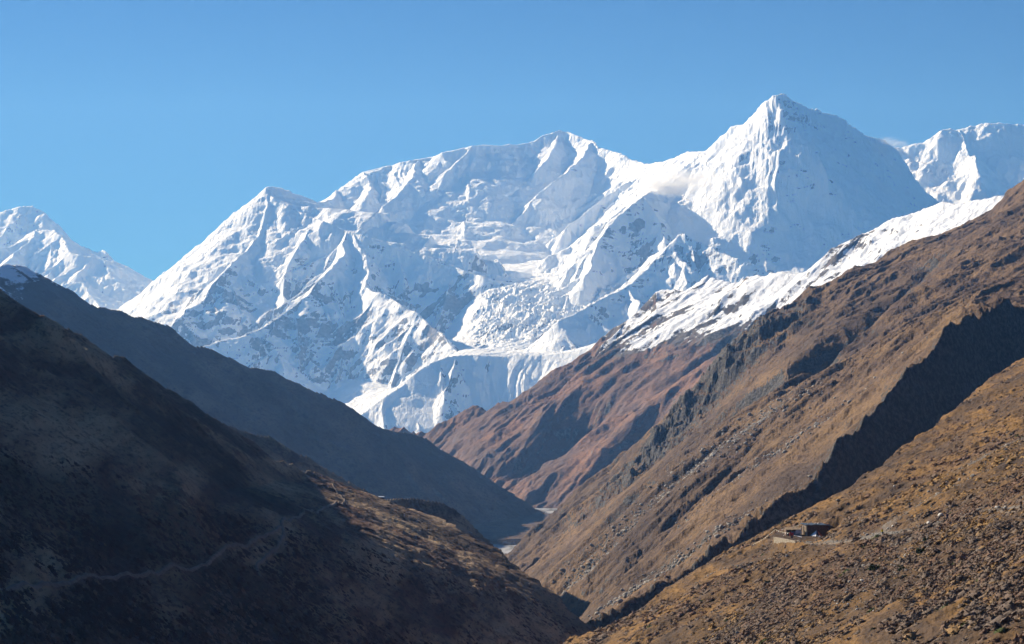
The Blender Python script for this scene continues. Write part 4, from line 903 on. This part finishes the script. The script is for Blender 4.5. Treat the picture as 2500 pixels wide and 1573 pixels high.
# retaining wall
R0 = Vector(TP(1891, 1313)); rw = thing('retaining_wall', R0, 'dry stone retaining wall holding up the left edge of the hut terrace', 'stone wall')
m = MB(); A0, A1, A2 = (0, 0), tuple((Vector(TP(1943, 1323)) - R0)[:2]), tuple((Vector(TP(1950, 1319)) - R0)[:2])
mm = MB(); stone_wall(mm, A0, A1, 1.9, .5); stone_wall(mm, A1, A2, 1.9, .5)
mm.v = [(x, y, z - 1.85) for x, y, z in mm.v]; mm.build('wall', M_wall, rw)
mm = MB()
for k in range(26):
    f = (k + .5) / 26; mm.box((A1[0] * f, A1[1] * f, .10), (math.dist(A0, A1) / 27, .62, .14), math.atan2(A1[1], A1[0]))
mm.build('coping', M_wall, rw)
# table, flag poles, posts, flag lines
tb = thing('table', TP(1948, 1316), 'low table with a sagging white cloth beside the flag poles', 'table', rz=-.35)
m = MB(); m.sheet([[(-.95 + 1.9 * i / 6, -.45 + .3 * j, .80 - .34 * (i / 6) ** 1.5 + .03 * math.sin(i + j)) for i in range(7)] for j in range(4)], .03); m.build('cloth', M_white, tb)
m = MB(); m.box((-.1, 0, .60), (1.7, .8, .06), 0, (-.18, 0)); m.build('top', M_wood, tb)
for sx in (-.85, .75):
    for sy in (-.32, .32): m = MB(); m.bar((sx, sy, 0), (sx, sy, .62 - sx * .12), .035); m.build('leg', M_wood, tb)
def sag(p, q, n, d): return [tuple(Vector(p).lerp(Vector(q), i / n) - Vector((0, 0, d * 4 * (i / n) * (1 - i / n)))) for i in range(n + 1)]
MFL = [M_white, M_slate, M_ochre, M_red, M_green]
def flag_line(p, q, d, label, nf, seed):
    root = thing('prayer_flag_line', p, label, 'flag line'); pts = [tuple(Vector(x) - Vector(p)) for x in sag(p, q, 24, d)]
    m = MB(); [m.bar(a, b, .045, 4) for a, b in zip(pts[:-1], pts[1:])]; m.build('rope', M_rope, root)
    for k in range(nf):
        i = (k + .5) / nf * 24; a = Vector(pts[int(i)]).lerp(Vector(pts[min(int(i) + 1, 24)]), i % 1); dr_ = (Vector(pts[-1]) - Vector(pts[0])).normalized()
        m = MB(); m.sheet([[tuple(a + dr_ * (.26 * (u - .5)) + Vector((0, .03 * u, -.04 - .22 * v))) for u in (0, .5, 1)] for v in (0, .5, 1)], .012); m.build('flag', (M_rope, M_white, MFL[(k + seed) % 5])[k % 3], root)
M_rope = flat("pale_rope", (.42, .38, .30), (.52, .48, .40), 3)
pole = Vector(TP(1893, 1313)); ptop = pole + Vector((0, 0, 20 * K)); hutc = B + Vector((-.5, 0, Ht + .1)) + ey * 4
fp = thing('flag_post', pole, 'tall braced wooden post at the left corner of the retaining wall', 'post')
m = MB(); m.bar((0, 0, -.5), (0, 0, 20 * K), .085); m.build('pole', M_wood, fp); m = MB(); m.bar((.05, 0, 19 * K), (.45, -.1, 6 * K), .06); m.build('brace', M_wood, fp)
Pb = Vector(TP(1931, 1319)); ph = thing('flag_pole', Pb, 'pair of pale poles before the retaining wall with red and slate cloth on top', 'flag pole')
for dx in (-.12, .32): m = MB(); m.bar((dx, -.55, -1.4), (dx * .8, -.1, 16 * K), .055); m.build('pole', M_wood, ph)
m = MB(); m.sheet([[(-.35 + .95 * i / 5, -.15 + .06 * math.sin(i * 2), 10.5 * K + 7.5 * K * j / 4 + .12 * math.sin(i * 1.3)) for i in range(6)] for j in range(5)], .04); m.build('red_cloth', M_red, ph)
m = MB(); m.sheet([[(-.05 + .6 * i / 4, -.12 + .05 * math.sin(i * 2), 5 * K + 6 * K * j / 3) for i in range(5)] for j in range(4)], .04); m.build('slate_cloth', M_slate, ph)
flag_line(ptop, Pb + Vector((0, 0, 17 * K)), .25, 'taut line of pale flags from the corner post to the red cloth poles', 7, 0)
flag_line(ptop, P(*P7.at(1790, 1338)), 1.4, 'long sagging line of pale flags running down left from the corner post', 22, 1)
flag_line(hutc, Vector(TP(1903, 1301)) + Vector((0, 0, 9 * K)), .35, 'sagging line of small flags from the hut roof corner across the lean-to', 12, 2)
# far white-roofed building on the terrace
q = hit('terrace', 931, 1222) or P(931, 1221, 1600); sc9 = q[1] / FPX
fb = thing('far_lodge', (q[0], q[1], q[2] - .5), 'tiny lodge with a bright white metal roof on the far left terrace', 'lodge', rz=.1)
m = MB(); m.box((0, 0, 1.4), (13 * sc9, 3.6, 2.8)); m.build('wall', M_slate, fb)
m = MB(); m.sheet([[(-7 * sc9 + 14 * sc9 * i / 6, -2.2 + 4.4 * j / 4, 3.2 - abs(j - 2) * .38) for i in range(7)] for j in range(5)], .08); m.build('roof', M_white, fb)
for k in (-3, 0, 3): m = MB(); m.box((k * sc9, -1.83, 1.3), (1.0, .06, 1.1)); m.build('window', M_dark, fb)
# ------------------------------------------------------------------ people
def person(px, py, hpx, yaw, cloth, trousers, label, step=.3, pack=None, hat=None, lean=.05, z=None):
    p = hit('near_hillside', px, py); H = hpx / FPX * p[1]; k = H / 1.72
    root = thing('person', (p[0], p[1], p[2] + .02), label, 'person', rz=yaw)
    J = {}; V = []; E = []; Rr = []
    def add(n, co, r, par=None):
        J[n] = len(V); V.append(tuple(c * k for c in co)); Rr.append(r * k)
        if par: E.append((J[par], J[n]))
    ly = lean
    add('pelvis', (0, 0, .93), .15); add('waist', (0, ly * .4, 1.08), .14, 'pelvis'); add('chest', (0, ly * 1.2, 1.30), .165, 'waist'); add('neck', (0, ly * 1.7, 1.47), .065, 'chest')
    add('head0', (0, ly * 2.2, 1.56), .085, 'neck'); add('head1', (0, ly * 2.2, 1.66), .09, 'head0')
    for s_, nm in ((1, 'r'), (-1, 'l')):
        f = step * s_
        add('hip' + nm, (.10 * s_, 0, .88), .105, 'pelvis'); add('knee' + nm, (.11 * s_, f * .55 + .03, .49), .072, 'hip' + nm); add('ank' + nm, (.11 * s_, f, .09), .048, 'knee' + nm); add('toe' + nm, (.12 * s_, f + .17, .035), .035, 'ank' + nm)
        add('sh' + nm, (.19 * s_, ly * 1.4, 1.41), .07, 'chest'); add('elb' + nm, (.27 * s_, ly * 1.2 - f * .35, 1.13), .05, 'sh' + nm); add('wr' + nm, (.25 * s_, ly + .12 - f * .6, .92), .035, 'elb' + nm)
        add('palm' + nm, (.25 * s_, ly + .17 - f * .65, .86), .038, 'wr' + nm)
        for q_ in range(4): add('f%d' % q_ + nm, ((.25 + .018 * (q_ - 1.5)) * s_, ly + .20 - f * .66 + .004 * q_, .80 - .008 * (1.5 - abs(q_ - 1.5))), .010, 'palm' + nm)
        add('th' + nm, (.215 * s_, ly + .20 - f * .65, .84), .011, 'palm' + nm)
    me = bpy.data.meshes.new('body'); me.from_pydata(V, E, []); o = bpy.data.objects.new('body', me); COL.objects.link(o); o.parent = root
    md = o.modifiers.new('skin', 'SKIN'); sk = me.skin_vertices[0] if me.skin_vertices else None
    if sk is None:
        bpy.context.view_layer.objects.active = o; bpy.ops.mesh.customdata_skin_add() if False else None
    lay = me.skin_vertices[0].data if me.skin_vertices else None
    if lay:
        for i_, r in enumerate(Rr): lay[i_].radius = (r, r)
        lay[0].use_root = True
    sb = o.modifiers.new('sub', 'SUBSURF'); sb.levels = 1; sb.render_levels = 1
    # one continuous body; colours by height
    m_, nt, b = newmat('walker_clothes'); g = N(nt); tc = g.n('ShaderNodeTexCoord'); sp = g.n('ShaderNodeSeparateXYZ'); g.l(tc.outputs['Object'], sp.inputs[0]); zc = sp.outputs['Z']
    c = g.mix(g.m('GREATER_THAN', zc, .10 * k), (.03, .025, .02), trousers); c = g.mix(g.m('GREATER_THAN', zc, .90 * k), c, cloth); c = g.mix(g.m('GREATER_THAN', zc, 1.46 * k), c, (.36, .20, .13)); g.l(c, b.inputs['Base Color'])
    me.materials.append(m_)
    m = MB(); 
    hp = Vector((0, ly * 2.2, 1.69)) * k
    v, f = stone_shape(5, 2); hb = bpy.data.meshes.new('hair'); hb.from_pydata((v / np.array((1.15, .85, .7)) * np.array((.105, .115, .085)) * k + np.array(hp)).tolist(), [], f.tolist()); hb.materials.append(hat or M_dark); h_ = bpy.data.objects.new('hat' if hat else 'hair', hb); COL.objects.link(h_); h_.parent = root
    if pack:
        m = MB(); m.box((0, (-.20 + ly) * k, 1.24 * k), (.32 * k, .22 * k, .50 * k)); m.box((0, (-.33 + ly) * k, 1.16 * k), (.22 * k, .08 * k, .28 * k)); bp = m.build('backpack', pack, root)
        bv = bp.modifiers.new('b', 'BEVEL'); bv.width = .05 * k; bv.segments = 2
    return root
M_pack = flat("navy_pack", (.03, .035, .07), (.05, .055, .10), 3)
person(2154, 1309, 18, .5, (.62, .50, .02), (.05, .06, .09), 'walker in a yellow jacket and dark trousers on the trail, red cap', .22, None, M_red)
person(2313, 1273, 20, 2.6, (.035, .04, .08), (.03, .028, .035), 'walker in dark blue striding along the trail beside the white ledge', .38, M_pack, M_white)
person(2493, 1241, 18, 2.8, (.05, .045, .05), (.04, .035, .03), 'dark clothed walker at the very right edge of the trail', .25, M_pack)
# ------------------------------------------------------------------ wisps of cloud
def wisp(px, py, km, w, h, dens, label, seed, d=.5):
    p = P(px, py, km * 1000); k = km * 1000 / FPX
    import bmesh
    bm = bmesh.new(); bmesh.ops.create_icosphere(bm, subdivisions=3, radius=1)
    r = random.Random(seed)
    for v in bm.verts: v.co = v.co * (1 + .18 * math.sin(v.co.x * 3 + seed) * math.cos(v.co.z * 4))
    me = bpy.data.meshes.new('cloud'); bm.to_mesh(me); bm.free(); o = bpy.data.objects.new('cloud', me); COL.objects.link(o)
    o.location = p; o.scale = (w * k / 2, w * k * d, h * k / 2)
    m = bpy.data.materials.new('cloud_vapour'); m.use_nodes = True; nt = m.node_tree; nt.nodes.clear(); g = N(nt)
    out = nt.nodes.new('ShaderNodeOutputMaterial'); v = nt.nodes.new('ShaderNodeVolumePrincipled'); tc = g.n('ShaderNodeTexCoord')
    ln = g.n('ShaderNodeVectorMath', operation='LENGTH'); g.l(tc.outputs['Object'], ln.inputs[0])
    fall = g.step(g.m('SUBTRACT', 1.0, ln.outputs['Value']), .05, .7); nn = g.step(g.noise(g.mapping(tc.outputs['Object'], (1, 1, .8)), 1.7 + seed * .07, 5, .62, .8), .42, .68)
    g.l(g.m('MULTIPLY', g.m('MULTIPLY', fall, nn), dens), v.inputs['Density']); v.inputs['Color'].default_value = (.98, .98, .98, 1); v.inputs['Anisotropy'].default_value = .2
    nt.links.new(v.outputs[0], out.inputs['Volume']); me.materials.append(m); return tag(o, label, 'cloud')
wisp(1655, 447, 13.5, 230, 80, .02, 'soft white cloud puff clinging to the shoulder left of the right peak', 3)
wisp(2150, 362, 14.9, 170, 70, .007, 'thin cloud wisp rising from the right ridge of the highest peak', 8)
wisp(356, 735, 14.2, 110, 40, .005, 'thin cloud bank in the notch between the far left peak and the massif', 5)

# ================================================================== the blue air between the ridges
def haze():
    x0, x1, y0, y1, z0, z1 = -9500, 9500, -400, 22000, -800, 3300
    co = np.array([(x, y, z) for z in (z0, z1) for y in (y0, y1) for x in (x0, x1)], F32)
    f = np.array([(0, 2, 3, 1), (4, 5, 7, 6), (0, 1, 5, 4), (2, 6, 7, 3), (0, 4, 6, 2), (1, 3, 7, 5)])
    m = bpy.data.materials.new("air"); m.use_nodes = True; nt = m.node_tree; nt.nodes.clear()
    out = nt.nodes.new('ShaderNodeOutputMaterial'); v = nt.nodes.new('ShaderNodeVolumePrincipled')
    v.inputs['Color'].default_value = (.19, .46, 1, 1); v.inputs['Absorption Color'].default_value = (1, 1, 1, 1); v.inputs['Density'].default_value = 3.7e-5; v.inputs['Anisotropy'].default_value = .12
    nt.links.new(v.outputs[0], out.inputs['Volume'])
    tag(mesh_np('haze', co, f, m, smooth=False), kind='stuff')
haze()
